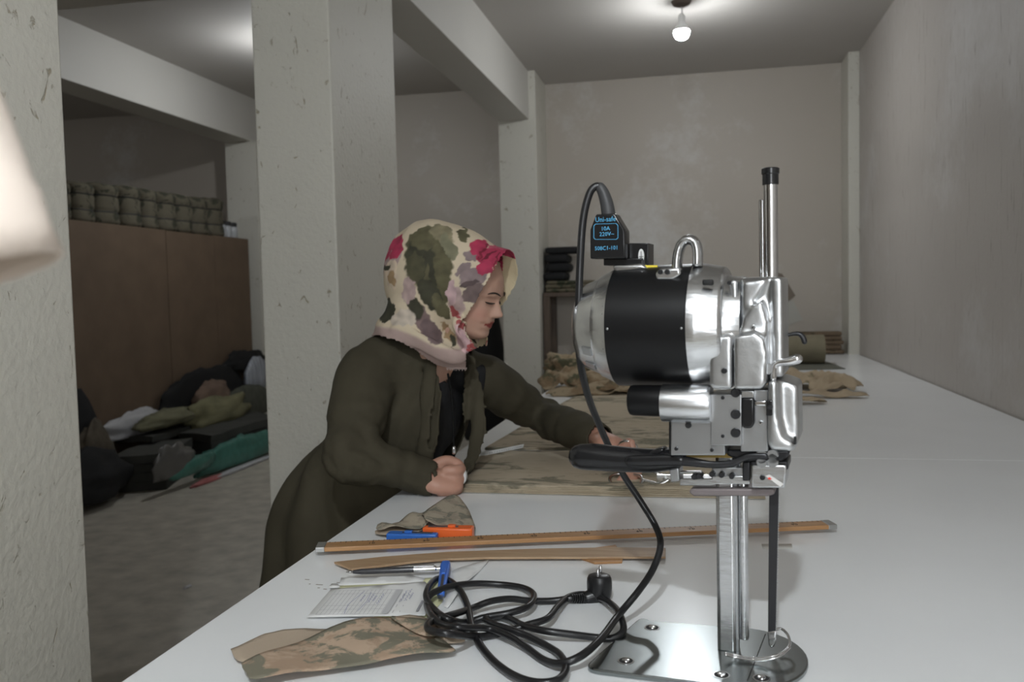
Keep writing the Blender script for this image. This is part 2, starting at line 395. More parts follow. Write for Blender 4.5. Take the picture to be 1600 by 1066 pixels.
# ------------------------------------------------------------------ left bay: board partition, rolls, heaps
XPF = -4.20
ztop = float(onX(250, 358.5, XPF)[2])
m_board = mat('brown_fibreboard', (.150, .103, .068), .75, var=.10, scale=5, bump=.05, bscale=120)
pt = thing('wall_partition', None, None, (0, 0, 0)); pt['kind'] = 'structure'
yy = [3.6]+[float(onX(x, 500, XPF)[1]) for x in (265, 340)]+[7.70]
for i in range(3):
    MB().box((XPF-.018, yy[i]+.003, 0), (XPF, yy[i+1]-.003, ztop-.004*(i == 1))).build('panel', m_board, pt, bevel=.002)
MB().box((XPF-.50, yy[0], ztop-.03), (XPF-.02, yy[3], ztop-.006)).build('shelf_board', m_board, pt)
MB().box((XPF-.52, yy[0], 0), (XPF-.502, yy[3], ztop-.01)).build('panel', m_board, pt)
m_roll = camo('camo_roll', (.135, .12, .088), (.055, .055, .04), 9, .5)
m_strap = mat('black_strap', (.012, .012, .012), .7)
bx = [72, 101, 139, 179, 212, 238, 267, 291, 316, 341]
btop = [282, 283, 286, 289, 294, 299, 303, 307, 309, 312]
for i in range(len(bx)-1):
    y0 = float(onX(bx[i], 320, XPF-.12)[1]); y1 = float(onX(bx[i+1], 320, XPF-.12)[1])
    zt = float(onX((bx[i]+bx[i+1])/2, btop[i], XPF-.12)[2]); wy = (y1-y0)/2*1.03; hz = (zt-ztop)
    ords = ['nearest', 'second', 'third', 'fourth', 'fifth', 'sixth', 'seventh', 'eighth', 'ninth']
    t = thing('fabric_bundle', 'tied camouflage bundle on the brown partition, %s from the near pillar' % ords[i], 'fabric bundle', (XPF-.20, (y0+y1)/2, ztop-.004), group='tied bundles on the brown partition')
    rings = []
    for k in range(17):
        u = k/16; zz = hz*u
        pinch = 1-.07*sum(math.exp(-((u-c)/.035)**2) for c in (.30, .70))
        e = (1-.5*max(0, (u-.9)/.1)**2)*(1-.12*max(0, (.06-u)/.06))
        ring = []
        for j in range(28):
            a = 2*PI*j/28; ca, sa = math.cos(a), math.sin(a)
            q = (abs(ca)**3.2+abs(sa)**3.2)**(-1/3.2)
            dd = 1+.07*mnoise.noise(Vector((ca*1.6+i*5, sa*1.6, u*2.5)))
            ring.append((.17*q*ca*pinch*e*dd, wy*q*sa*pinch*e*dd, zz*(1+.05*mnoise.noise(Vector((ca, sa, i*3.)))*(u > .8))))
        rings.append(ring)
    MB().loft(rings).build('bundle', m_roll, t, smooth=True)
    for c in (.30, .70):
        rr = []
        for du, sc in ((-.035, .95), (-.03, 1.0), (.03, 1.0), (.035, .95)):
            ring = []
            for j in range(28):
                a = 2*PI*j/28; ca, sa = math.cos(a), math.sin(a); q = (abs(ca)**3.2+abs(sa)**3.2)**(-1/3.2)
                dd = 1+.07*mnoise.noise(Vector((ca*1.6+i*5, sa*1.6, c*2.5)))
                ring.append((.17*q*ca*.955*sc*dd, wy*q*sa*.955*sc*dd, hz*(c+du*.8)))
            rr.append(ring)
        MB().loft(rr).build('strap', m_strap, t, smooth=True)
m_clear = mat('clear_plastic', (.62, .64, .66), .2, trans=.35)
m_lid = mat('black_lid', (.02, .02, .02), .4)
jw = ['left', 'middle', 'right']
for i, px in enumerate((346, 355, 364)):
    p = onX(px, 370, XPF-.10-.02*i)
    t = thing('plastic_jar', 'small clear jar with black lid on the partition end, %s of three' % jw[i], 'jar', (p[0], p[1], ztop-.006), group='jars on the partition')
    MB().lathe([(0, .040), (.01, .046), (.11, .046), (.125, .036)], (0, 0, 0), n=20).build('jar_body', m_clear, t, smooth='auto')
    MB().lathe([(.125, .040), (.16, .040), (.165, .036)], (0, 0, 0), n=20).build('lid', m_lid, t, smooth='auto')

m_black = mat('black_cloth', (.008, .008, .009), .85, bump=.3, bscale=12)
m_dgrey = mat('dark_grey_cloth', (.055, .056, .05), .9, var=.15, scale=8)
m_dgreen = mat('olive_cloth_heap', (.16, .155, .095), .9, var=.2, scale=8, bump=.3, bscale=14)
m_brownbag = mat('pinkish_brown_cloth', (.17, .115, .085), .85, var=.2, scale=8)
m_teal = mat('teal_plastic_film', (.06, .19, .155), .3, var=.2, scale=12, bump=.5, bscale=20)
m_wfilm = mat('white_plastic_film', (.5, .5, .52), .35, bump=.6, bscale=25)
m_redf = mat('red_plastic_strip', (.42, .14, .14), .4)
m_plaid = mat('pale_striped_bag', (.34, .36, .40), .6, var=.4, scale=30, stretch=(.2, 3, .2))
def heap(name, label, cat, px, py, X, rad, m, seed, top=None, rz=0., amp=.28, scale=3., fold=.12, sm=True):
    """px,py: middle of the heap's foot, X: distance plane, top: photo row of its highest point, rad: half sizes"""
    p = onX(px, py, X); z = max(0., float(p[2])); hh = float(onX(px, top, X)[2])-z
    mb = lump((0, 0, 0), (rad[0], rad[1], 1.), seed, amp, scale, 30, 20, rz, True, fold)
    zs_ = [v[2] for v in mb.v]; z0, z1 = min(zs_), max(zs_); mb.v = [(v[0], v[1], (v[2]-z0)/(z1-z0)*hh) for v in mb.v]
    o = mb.build(name, m, None, smooth=sm); o.location = (p[0], p[1], z)
    return tag(o, label, cat)
def slab(name, label, quad, zt, thick, m, layers=1):
    """folded cloth: top outline given by photo points at height zt"""
    pts = [onZ(x, y, zt)[:2] for x, y in quad]
    c = np.mean(pts, 0); t = thing(name, label, 'folded cloth', (c[0], c[1], zt-thick))
    for k in range(layers):
        ol_ = []
        dn = [pts[q_]*(1-f_/5)+pts[(q_+1) % len(pts)]*(f_/5)-c for q_ in range(len(pts)) for f_ in range(5)]
        for i_, p in enumerate(dn): ol_.append(p*(1+.05*mnoise.noise(Vector((i_*.4, k*1.7, zt*9)))))
        z1 = thick*(k+1)/layers
        me = sheet(ol_, z1, (lambda x, y, k=k: .016*mnoise.noise(Vector((x*4, y*4, k*.4+zt)))*(k == layers-1)), thick/layers*.97, .12)
        link('folded_layer', me, m, t, smooth='auto', angle=50)
    return t
slab('folded_cloth_stack', 'low stack of dark grey folded cloth nearest the floor edge, under a clear wrap', [(170, 716), (258, 710), (300, 684), (218, 692)], .24, .24, m_dgrey, 4)
slab('folded_cloth_slab', 'dark grey folded cloth lying on top at the middle of the heap', [(152, 680), (238, 683), (312, 658), (210, 654)], .29, .045, m_dgrey, 1)
slab('folded_cloth_stack', 'dark grey cloth stack reaching the middle pillar above the teal film', [(280, 676), (330, 681), (428, 652), (395, 640)], .26, .26, m_dgrey, 4)
heap('black_sack', 'big black sack slumped on the floor beside the near pillar', 'sack', 140, 780, -3.72, (.16, .34), m_black, 3.3, 696, fold=.05)
heap('black_cloth_heap', 'black cloth heap against the partition behind the near pillar edge', 'cloth', 126, 745, -4.05, (.10, .20), m_black, 6.1, 606)
heap('brown_cloth', 'dull brown cloth draped beside the black heap at the near pillar', 'cloth', 150, 745, -3.90, (.06, .16), mat('dull_brown_cloth', (.10, .082, .06), .9, var=.2), 9.4, 652)
heap('white_film_heap', 'crumpled white plastic film by the partition foot', 'plastic film', 212, 680, -4.12, (.05, .36), m_wfilm, 2.2, 638, fold=.2)
heap('olive_cloth', 'flat olive cloth tossed over the folded grey stack', 'cloth', 262, 664, -3.98, (.10, .34), m_dgreen, 12.1, 638, fold=.25)
heap('olive_garment', 'pale olive garment draped over the heap below the brown bundle', 'cloth', 340, 662, -3.94, (.10, .42), mat('pale_olive_cloth', (.19, .18, .10), .9, var=.2, scale=6, bump=.3), 15.5, 616, fold=.25)
heap('brown_bundle', 'pinkish brown cloth bundle between the black sacks', 'cloth', 332, 640, -4.03, (.07, .24), m_brownbag, 18.2, 592)
heap('grey_bundle', 'dark olive grey bundle lying beside the middle pillar', 'cloth', 388, 650, -3.98, (.08, .40), mat('grey_green_bundle', (.075, .078, .06), .9, var=.2), 21.4, 600, amp=.12)
heap('black_sack', 'long black sack leaning along the partition behind the brown bundle', 'sack', 322, 650, -4.13, (.05, .62), m_black, 24.9, 572, amp=.22)
heap('black_sack', 'small black sack on top of the heap by the striped bag', 'sack', 384, 576, -4.13, (.05, .34), m_black, 28.9, 545, amp=.3)
heap('striped_bag', 'pale grey striped bag at the heap top by the middle pillar', 'bag', 403, 606, -4.07, (.05, .22), m_plaid, 31.0, 556, amp=.15)
heap('teal_film', 'crumpled teal plastic film on the floor, left piece', 'plastic film', 298, 740, -3.44, (.04, .26), m_teal, 33.0, 712, fold=.3)
heap('teal_film', 'long teal plastic film wrapping the stack by the middle pillar', 'plastic film', 376, 722, -3.46, (.04, .60), m_teal, 36.0, 678, fold=.3)
heap('clear_wrap', 'clear crinkled plastic wrap spilling off the grey cloth stack', 'plastic film', 272, 744, -3.44, (.03, .22), mat('clear_wrap', (.13, .125, .12), .22, bump=.8, bscale=25), 39.0, 690, fold=.3)
heap('red_strip', 'red and white plastic strip lying on the floor before the heap', 'plastic strip', 322, 755, -3.36, (.03, .18), m_redf, 42.0, 748, fold=.2)
heap('white_strip', 'long white film scrap on the floor near the middle pillar', 'plastic film', 378, 732, -3.36, (.03, .5), m_wfilm, 45.0, 727, fold=.3)
_sx = float(onZ(293, 918, 0)[0]); heap('paper_scrap', 'tiny white scrap alone on the bare floor', 'paper scrap', 293, 918, _sx, (.012, .025), m_wfilm, 48.0, 915)
# things seen between the woman and the back pilaster
p = onY(762, 560, 7.4)
o = lump((0, 0, 0), (.20, .22, 1.0), 51., .06, 2., 30, 24).build('black_garment_bag', m_black, None, smooth=True); o.location = (p[0]-.05, 7.4, 0)
_zt = float(onY(762, 436, 7.4)[2]); o.scale = (1, 1, _zt/1.55); tag(o, 'tall black garment bag standing by the back pilaster behind her face', 'bag')
for i, (px, py, mm, lb) in enumerate(((760, 655, m_black, 'black cloth heap on the floor under her stretched arm'), (748, 668, m_wfilm, 'pale film scrap on the floor under her stretched arm'), (776, 660, m_dgreen, 'olive scrap on the floor under her stretched arm'))):
    q = onZ(px, py+8, 0); o = lump((0, 0, 0), (.22, .16, .14 if i == 0 else .08), 60.+i*3, .3, 3, fold=.2).build('floor_scrap', mm, None, smooth=True); o.location = (q[0], q[1], 0); tag(o, lb, 'scrap')

# ------------------------------------------------------------------ back shelf and the things at the far end
m_wshelf = wood('dark_shelf_wood', (.075, .05, .035), (.12, .085, .06), (20, 20, 2))
zs = float(onY(880, 457, 6.36)[2]); xs0, xs1 = -1.085, float(onY(932, 457, 6.36)[0])
sh = thing('back_shelf', 'dark wooden shelf rack standing against the back wall by the pilaster', 'shelf', (xs0, 6.2, 0))
MB().box((0, .0, zs-.03), (xs1-xs0, .33, zs)).build('shelf_board', m_wshelf, sh, bevel=.003)
for x in (.0, xs1-xs0-.05):
    for y in (.0, .28): MB().box((x, y, 0), (x+.05, y+.05, zs-.03)).build('post', m_wshelf, sh, bevel=.003)
MB().box((0.05, .14, .30), (xs1-xs0-.05, .17, .36)).build('brace', m_wshelf, sh)
def folded(name, label, x0, x1, y0, y1, z, hts, m, wob=.012):
    t = thing(name, label, 'folded cloth', ((x0+x1)/2, (y0+y1)/2, z)); zz = 0.
    for k, hh in enumerate(hts):
        j = random.uniform(-wob, wob); mb = MB().box((-(x1-x0)/2+j, -(y1-y0)/2, zz), ((x1-x0)/2+j*1.5, (y1-y0)/2, zz+hh*.97))
        mb.build('folded_layer', m, t, bevel=hh*.42, seg=3, smooth=True); zz += hh
    return t
hz_ = float(onY(870, 388, 6.3)[2])-float(onY(870, 440, 6.3)[2])
folded('olive_cloth_pile', 'flat olive and tan cloth pile on the back shelf under the black clothes', xs0+.02, xs1-.02, 6.23, 6.50, zs, [.03, .03, .025], camo('camo_pile', (.15, .13, .09), (.05, .055, .035), 10, .5))
folded('black_clothes_pile', 'folded black clothes stacked on the back shelf', xs0+.01, xs0+.19, 6.25, 6.48, zs+.085, [hz_*.27]*3, m_black, .02)
folded('black_cloth', 'black folded cloth jutting out on top of the black clothes', xs0+.01, xs0+.26, 6.25, 6.48, zs+.086+hz_*.81, [hz_*.2], m_black, .0)
m_camo_far = camo('camo_far', (.36, .285, .19), (.12, .115, .07), 9, .53, (.25, .175, .105))
m_camo_tan = camo('camo_tan', (.43, .34, .235), (.22, .19, .12), 8, .58)
def pile(name, label, px, py, rad, m, seed, amp=.3, zoff=0., rz=0., fold=.3):
    q = onZ(px, py); o = lump((0, 0, 0), rad, seed, amp, 3.2, 36, 24, rz, True, fold).build(name, m, None, smooth=True); o.location = (q[0], q[1], T+.001+zoff); return tag(o, label, 'fabric scraps')
def rag(name, label, px, py, rx, ry, hgt, m, seed, zoff=0., rz=0., dome=.5, freq=9.):
    """crumpled cloth piece: ragged outline, ridged folds, real thickness"""
    q = onZ(px, py); rnd_ = random.Random(seed); ol_ = []
    for k in range(30):
        a = 2*PI*k/30; rr = 1+.16*mnoise.noise(Vector((math.cos(a)*2.2+seed, math.sin(a)*2.2, 0)))+rnd_.uniform(-.05, .05)
        x, y = rx*rr*math.cos(a), ry*rr*math.sin(a); ol_.append((x*math.cos(rz)-y*math.sin(rz), x*math.sin(rz)+y*math.cos(rz)))
    def zf(x, y):
        e = max(0., 1-(x/rx)**2*.9-(y/ry)**2*.9)
        n1 = 1-abs(mnoise.noise(Vector((x*freq+seed, y*freq*1.3, seed*.3))))*2.2; n2 = mnoise.noise(Vector((x*freq*2.3, y*freq*2.3+seed, 1.)))
        return max(0., hgt*(dome*e**.6+(1-dome)*max(0., n1)*(.35+.65*e)+.12*n2))
    me = sheet(ol_, .004, zf, .003, .022); o = link(name, me, m, None, smooth=True); o.location = (q[0], q[1], T+.001+zoff); return tag(o, label, 'fabric scraps')
pile('camo_scrap_pile', 'rumpled camouflage cloth heap at the back of the far pile', 905, 592, (.17, .13, .085), m_camo_far, 71., amp=.35, fold=.6)
rag('camo_cloth', 'crumpled camouflage cloth standing up at the left of the far pile', 884, 606, .14, .12, .105, m_camo_far, 3, 0., .4, .35, 8.)
rag('camo_cloth', 'camouflage cloth hanging in folds in the middle of the far pile', 935, 608, .20, .12, .10, m_camo_far, 8, 0., -.2, .4, 8.)
rag('camo_offcut', 'flat brown camouflage offcut in front of the far pile', 930, 618, .22, .07, .05, m_camo_far, 14, 0., .1, .3, 9.)
rag('camo_offcut', 'low camouflage offcut behind the hanging cord', 985, 616, .22, .10, .075, m_camo_far, 21, 0., -.1, .4, 9.)
pile('camo_scrap_pile', 'camouflage cloth heap half hidden behind the motor', 1015, 596, (.26, .16, .13), m_camo_far, 79., fold=.5)
rag('tan_cloth', 'large crumpled tan cloth right of the machine', 1250, 606, .24, .16, .090, m_camo_tan, 31, 0., .1, .35, 8.)
rag('tan_cloth', 'frayed tan cloth end at the right of the tan heap', 1306, 613, .12, .09, .085, m_camo_tan, 37, 0., .3, .35, 10.)
rag('tan_offcut', 'tan strip lying along the front of the tan heap', 1278, 621, .20, .05, .035, m_camo_tan, 44, .002, -.1, .3, 10.)
rag('tan_offcut', 'small tan strips fallen before the tan heap', 1244, 631, .12, .04, .03, m_camo_tan, 52, .0, .1, .3, 12.)
# roll of kraft cloth, flat sheet, folded stack
q = onZ(1250, 571); rr_ = .088
ro = thing('fabric_roll', 'roll of olive tan cloth lying across the far table', 'fabric roll', (q[0], q[1]+.09, T+rr_+.001))
x1_ = float(onZ(1291, 571)[0]-q[0])
MB().lathe([(-.55, rr_*.98), (-.545, rr_), (x1_-.004, rr_), (x1_, rr_*.98)], (0, 0, 0), 0, 28).build('rolled_cloth', mat('olive_tan_roll', (.205, .18, .12), .85, var=.12, scale=10), ro, smooth='auto')
MB().lathe([(x1_-.02, .022), (x1_+.004, .022)], (0, 0, 0), 0, 18).build('cardboard_core', mat('cardboard_core', (.3, .22, .14), .8), ro, smooth='auto')
a_, b_ = onZ(1318, 553), onZ(1262, 553)
folded('brown_cloth_stack', 'folded brown camouflage stack behind the cloth roll at the table end', b_[0]-.1, a_[0], a_[1]-.05, min(a_[1]+.12, 6.36), T+.001, [.03, .035, .03, .03, .03], camo('camo_brownstack', (.17, .125, .085), (.085, .07, .045), 9, .5))
me = sheet([onZ(x, y)[:2] for x, y in ((1180, 566), (1292, 566), (1321, 577), (1200, 580))], T+.004, None, .003, .1)
tag(link('dark_fabric_sheet', me, mat('dark_sheet', (.12, .12, .095), .8)), 'flat dark green sheet under the tan offcuts by the cloth roll', 'cloth')
def wallpaper(name, label, quad, m):
    pts = [onY(x, y, YB-.004) for x, y in quad]; mb = MB().loft([[(p[0], YB-.006, p[2]) for p in pts], [(p[0], YB-.001, p[2]) for p in pts]]); return tag(mb.build(name, m), label, 'paper')
wallpaper('cardboard_piece', 'tilted brown cardboard piece on the back wall right of the machine', [(1205, 424), (1222, 428), (1243, 462), (1226, 476), (1205, 480)], mat('wall_cardboard', (.20, .165, .13), .8))
wallpaper('pale_paper', 'pale paper hanging under the cardboard on the back wall', [(1210, 470), (1240, 470), (1254, 500), (1225, 512), (1210, 512)], mat('wall_paper_pale', (.45, .44, .40), .8))

# ------------------------------------------------------------------ camouflage plies being cut
m_camo_ply = camo('camo_ply', (.50, .425, .32), (.235, .215, .16), 8, .535, (.42, .355, .26), stretch=(.6, 1.5, 1))
def ply_stack(name, label, outline, n, each, seed, inset=.006, wav=.004):
    pts = np.array([onZ(x, y)[:2] for x, y in outline]); c = pts.mean(0)
    t = thing(name, label, 'cloth plies', (c[0], c[1], T))
    dense = []
    for i in range(len(pts)):
        a, b = pts[i], pts[(i+1) % len(pts)]
        for k in range(6): dense.append(a+(b-a)*k/6)
    for k in range(n):
        ol = []
        for i, p in enumerate(dense):
            d = p-c; L = np.linalg.norm(d); j = mnoise.noise(Vector((p[0]*6+k*3, p[1]*6, seed)))*.011
            ol.append(d*(1-(inset*k/L)+j/L))
        zf = (lambda x, y, k=k: wav*(.5+.5*mnoise.noise(Vector((x*5, y*9, seed+k*.15)))) * (k/n+.3))
        me = sheet(ol, each*(k+1), zf, each*.75, .045)
        link('ply', me, m_camo_ply, t, smooth=True)
    return t
ply_stack('cloth_ply_stack', 'stack of tan camouflage cloth plies being cut in front of the woman', [(712, 770), (860, 774), (1000, 777), (1196, 781), (1178, 712), (1000, 710), (780, 711), (742, 716)], 5, .0028, 3.)
ply_stack('cloth_sheet', 'broad tan camouflage cloth spread behind the cut plies', [(756, 704), (900, 704), (1172, 702), (1148, 640), (1120, 612), (985, 606), (920, 608), (850, 648)], 2, .003, 9.)
o = MB().box((-.012, -.006, 0), (.012, .006, .003)).build('red_clip', mat('red_plastic', (.55, .05, .04), .4), bevel=.001); q = onZ(853, 686, T+.008); o.location = (q[0], q[1], T+.0095); tag(o, 'tiny red clip on the cloth under her forearm', 'clip')

# ------------------------------------------------------------------ offcuts near the viewer
m_camo_a = camo('camo_offcut', (.50, .375, .275), (.215, .20, .15), 19, .49, (.41, .295, .21))
m_camo_b = camo('camo_offcut_small', (.40, .345, .265), (.21, .20, .16), 26, .53, (.33, .28, .22))
m_camo_back = mat('cloth_reverse', (.46, .37, .28), .9, bump=.2, bscale=200)
def offcut(name, label, parts):
    base = np.array(onZ(*parts[0][1][0])[:2]); t = thing(name, label, 'cloth offcut', (base[0], base[1], T))
    for pn, ol, z, zf, m, th in parts:
        pts = [onZ(x, y, T+z)[:2]-base for x, y in ol]
        dense = [np.array(p) for p in catmull(pts, 3, closed=True)] if len(pts) > 5 else pts
        me = sheet(dense, z, zf, th, .014); link(pn, me, m, t, smooth=True)
    return t
def wave(amp, fx, fy, ph): return lambda x, y: amp*(.5+.5*math.sin(x*fx+y*fy+ph))+.004*(.5+.5*mnoise.noise(Vector((x*22+ph, y*22, 0))))
offcut('camouflage_offcut', 'large camouflage cloth offcut folded over at the near left table corner', [
    ('lower_layer', [(362, 1022), (372, 1016), (442, 988), (560, 982), (640, 966), (690, 978), (724, 998), (716, 1006), (640, 1012), (560, 1020), (480, 1030), (384, 1040)], .003, wave(.003, 30, 14, .4), m_camo_back, .0012),
    ('folded_layer', [(378, 1046), (388, 1040), (470, 1004), (540, 980), (610, 967), (640, 968), (665, 985), (690, 1000), (704, 1012), (704, 1022), (600, 1036), (500, 1050), (402, 1068), (384, 1056)], .009, wave(.006, 26, 34, 1.4), m_camo_a, .0016),
    ('hem_edge', [(610, 966), (634, 967), (668, 972), (692, 990), (676, 996), (650, 990)], .015, wave(.002, 30, 30, 2.), m_camo_a, .0014)])
offcut('small_camouflage_offcut', 'small twisted camouflage offcut beside the orange cutter', [
    ('under_flap', [(586, 833), (640, 816), (662, 818), (668, 826), (640, 836), (606, 840)], .003, wave(.004, 50, 20, 0.), m_camo_back, .0012),
    ('twisted_strip', [(590, 829), (640, 812), (668, 800), (700, 796), (700, 806), (664, 826), (640, 828), (600, 834)], .008, wave(.012, 40, 60, 1.), m_camo_b, .0014),
    ('cone_fold', [(660, 812), (680, 799), (712, 786), (728, 796), (742, 818), (738, 828), (716, 831), (668, 827), (663, 820)], .012, (lambda x, y: .020*math.exp(-((x-.11)/.035)**2)+.004*math.sin(x*90)), m_camo_b, .0014)])

# ------------------------------------------------------------------ rulers
m_rul = wood('orange_brown_wood', (.36, .185, .075), (.46, .255, .115), (3, 60, 60), .38)
m_cur = wood('pale_brown_wood', (.37, .235, .13), (.44, .30, .18), (3, 50, 50), .45)
m_ink = mat('dark_ink', (.02, .016, .013), .7)
m_steel = mat('worn_steel', (.42, .42, .41), .35, metal=.9)
a = onZ(497, 866); b = onZ(1300, 830); a2 = onZ(488, 870); L = float(np.linalg.norm((b-a)[:2])); ang = math.atan2(b[1]-a[1], b[0]-a[0])
wd = .036; ru = thing('long_ruler', 'long straight orange brown wooden ruler with dark graduation marks', 'ruler', (a[0], a[1], T+.0085), ang)
MB().box((.014, -wd/2, 0), (L-.014, wd/2, .008)).build('wooden_stick', m_rul, ru, bevel=.0012)
for x0, x1 in ((-.002, .0145), (L-.0145, L+.002)): MB().box((x0, -wd/2-.0008, -.0004), (x1, wd/2+.0008, .0088)).build('metal_end_cap', m_steel, ru, bevel=.001)
tk = MB(); nb = MB(); n = int(L/.01)
for i in range(2, n-1):
    ln = .012 if i % 10 == 0 else (.008 if i % 5 == 0 else .0045); tk.box((i*.01-.0006, wd/2-ln-.001, .008), (i*.01+.0006, wd/2-.001, .0083))
tk.build('graduation_marks', m_ink, ru)
for i in range(1, int(L/.1)+1):
    me = text_mesh(str(i*10), .013, .00015); o = link('numeral', me, m_ink, ru); o.location = (i*.1-.002, -.002, .0082)
tag(ru)
pc = [(522, 882), (600, 873.5), (700, 866), (842, 861), (962, 859), (1040, 860), (1040, 874), (930, 874.5), (842, 874.5), (760, 875), (700, 877), (640, 882), (600, 887), (549, 892.5)]
c0 = np.array(onZ(780, 872)[:2]); cu_ = thing('curved_ruler', 'pale brown wooden hip curve ruler lying along the long ruler', 'ruler', (c0[0], c0[1], T+.0045))
MB().prism([onZ(x, y, T+.004)[:2]-c0 for x, y in pc], 0, .004, 2).build('curved_blade', m_cur, cu_, bevel=.0008)
pc2 = [(880, 866), (962, 855), (974, 872), (972, 881), (929, 882.5), (905, 874)]
c1 = np.array(onZ(930, 872)[:2])
tag(MB().prism([onZ(x, y, T)[:2]-c1 for x, y in pc2], 0, .0042, 2).build('wooden_template', m_rul, bevel=.0006), 'small wooden template peeking out from under the pale curved ruler', 'template').location = (c1[0], c1[1], T+.0002)

# ------------------------------------------------------------------ cutters, pen, papers
def cutter(name, label, pa, pb, col, wdt, thick, lift=.0):
    a = onZ(*pa); b = onZ(*pb); L = float(np.linalg.norm((b-a)[:2])); t = thing(name, label, 'utility knife', (a[0], a[1], T+lift), math.atan2(b[1]-a[1], b[0]-a[0]))
    m = mat(name+'_plastic', col, .35)
    pl = [(0, -wdt*.45), (L*.12, -wdt*.55), (L*.75, -wdt*.42), (L, -wdt*.36), (L, wdt*.36), (L*.7, wdt*.45), (L*.1, wdt*.55), (0, wdt*.45)]
    MB().prism(pl, 0, thick, 2).build('handle', m, t, bevel=.003, seg=3, smooth='auto')
    MB().box((L*.3, -wdt*.14, thick-.001), (L*.9, wdt*.14, thick+.0012)).build('slide_rail', mat('dark_rail', (.05, .05, .06), .4), t, bevel=.0004)
    MB().box((L*.35, -wdt*.2, thick), (L*.5, wdt*.2, thick+.004)).build('slider', m, t, bevel=.001)
    MB().prism([(L-.004, -wdt*.26), (L+.014, -wdt*.26), (L+.022, wdt*.26), (L-.004, wdt*.26)], thick*.4, thick*.4+.0008, 2).build('blade', m_steel, t)
    return t
cutter('blue_cutter', 'blue plastic utility knife lying beside the long ruler', (606, 847), (684, 849), (.035, .15, .52), .024, .019)
cutter('orange_cutter', 'orange plastic utility knife with rounded body beside the blue one', (740, 842), (662, 841), (.85, .15, .03), .028, .023)
cutter('blue_knife', 'bright blue utility knife half under the cord loop by the receipt pad', (697, 888), (689, 938), (.04, .16, .62), .016, .010, .004)
a = onZ(541, 905); b = onZ(688, 899); L = float(np.linalg.norm((b-a)[:2])); pn = thing('ballpoint_pen', 'dark ballpoint pen with silver end lying above the receipt pad', 'pen', (a[0], a[1], T+.0115), math.atan2(b[1]-a[1], b[0]-a[0]))
MB().lathe([(0, .0007), (.012, .0026)], (0, 0, 0), 0, 14).build('tip', m_steel, pn, smooth=True)
MB().lathe([(.012, .0028), (.025, .0046), (L*.72, .005)], (0, 0, 0), 0, 16).build('barrel', mat('pen_dark', (.045, .045, .05), .25), pn, smooth='auto')
MB().lathe([(L*.72, .0052), (L-.008, .0052), (L-.006, .003), (L, .003)], (0, 0, 0), 0, 16).build('silver_end', mat('chrome', (.75, .75, .76), .12, metal=1), pn, smooth='auto')
MB().box((L*.68, -.0015, .005), (L-.01, .0015, .0075)).build('clip', MATS['chrome'], pn, bevel=.0005)
m_paper = mat('white_paper', (.80, .80, .79), .8); m_yel = mat('yellow_paper', (.74, .74, .46), .8); m_ptint = mat('print_grey', (.34, .34, .36), .8); m_pen = mat('blue_ink', (.20, .22, .42), .8)
pq = [(479, 965), (517, 921), (664, 909), (678, 926), (664, 962)]
o0 = np.array(onZ(479, 965)[:2]); pad = thing('receipt_pad', 'handwritten receipt form lying over yellow copies beside the folded offcut', 'paper', (o0[0], o0[1], T))
def pp(name, ol, z, m, parent, zf=None):
    me = sheet([onZ(x, y, T+z)[:2]-o0 for x, y in ol], z, zf, .0004, .03); return link(name, me, m, parent, smooth=True)
pp('back_sheet', [(530, 915), (533, 903), (640, 898), (664, 904), (660, 910)], .0012, m_paper, pad)
pp('yellow_copy_sheet', [(526, 916), (600, 909), (694, 901), (702, 912), (690, 942), (664, 968), (668, 975), (600, 972), (560, 950)], .0009, m_yel, pad)
pp('top_sheet', pq, .0042, m_paper, pad, lambda x, y: .0006*(.5+.5*math.sin(x*30)))
# ruled lines and writing on the form: affine map of the sheet
A0, A1, A3 = (np.array(onZ(*p, T+.0055)[:2])-o0 for p in ((482, 964), (519, 921.5), (661, 961)))
def uv(u, v): return A0+(A3-A0)*u+(A1-A0)*v
pr_ = MB(); pb_ = MB(); pg_ = MB()
def stroke(mb, pts, wv=.0007, z=.0062):
    for (a_, b_) in zip(pts[:-1], pts[1:]):
        a_ = np.array(a_); b_ = np.array(b_); d = b_-a_; nn = np.array([-d[1], d[0]])/(np.linalg.norm(d)+1e-9)*wv/2
        mb.add([(*(a_-nn), z), (*(b_-nn), z), (*(b_+nn), z), (*(a_+nn), z)], [(0, 1, 2, 3)])
for k in range(16):
    u = .05+k*.038; stroke(pr_, [uv(u, .05), uv(u, .95)], .0004)
for v in (.06, .22, .36, .80, .94): stroke(pr_, [uv(.05, v), uv(.62, v)], .0006)
for v in (.2, .4, .6, .8): stroke(pr_, [uv(.72, v-.13), uv(.72, v-.03)], .0007); stroke(pr_, [uv(.78, v-.1), uv(.78, v-.06)], .0007)
stroke(pr_, [uv(.93, .12), uv(.93, .50)], .0035)
q4 = [uv(.625, .05), uv(.685, .05), uv(.685, .95), uv(.625, .95)]; pg_.add([(*p, .0061) for p in q4], [(0, 1, 2, 3)])
for (u, v0, v1) in ((.36, .5, .75), (.44, .45, .8), (.475, .5, .7), (.53, .4, .78), (.73, .45, .9), (.765, .5, .95), (.80, .55, .8)):
    stroke(pb_, [uv(u+.010*math.sin(k*2.4+u*40), v0+(v1-v0)*k/12) for k in range(13)], .0007, .0063)
stroke(pb_, [uv(.30+.0, .05), uv(.27, .4), uv(.33, .9)], .0006, .0063); stroke(pb_, [uv(.40, .15), uv(.42, .5), uv(.40, .85)], .0006, .0063)
pr_.build('printed_lines', m_ptint, pad); pg_.build('printed_band', mat('band_grey', (.55, .55, .56), .8), pad); pb_.build('handwriting', m_pen, pad)
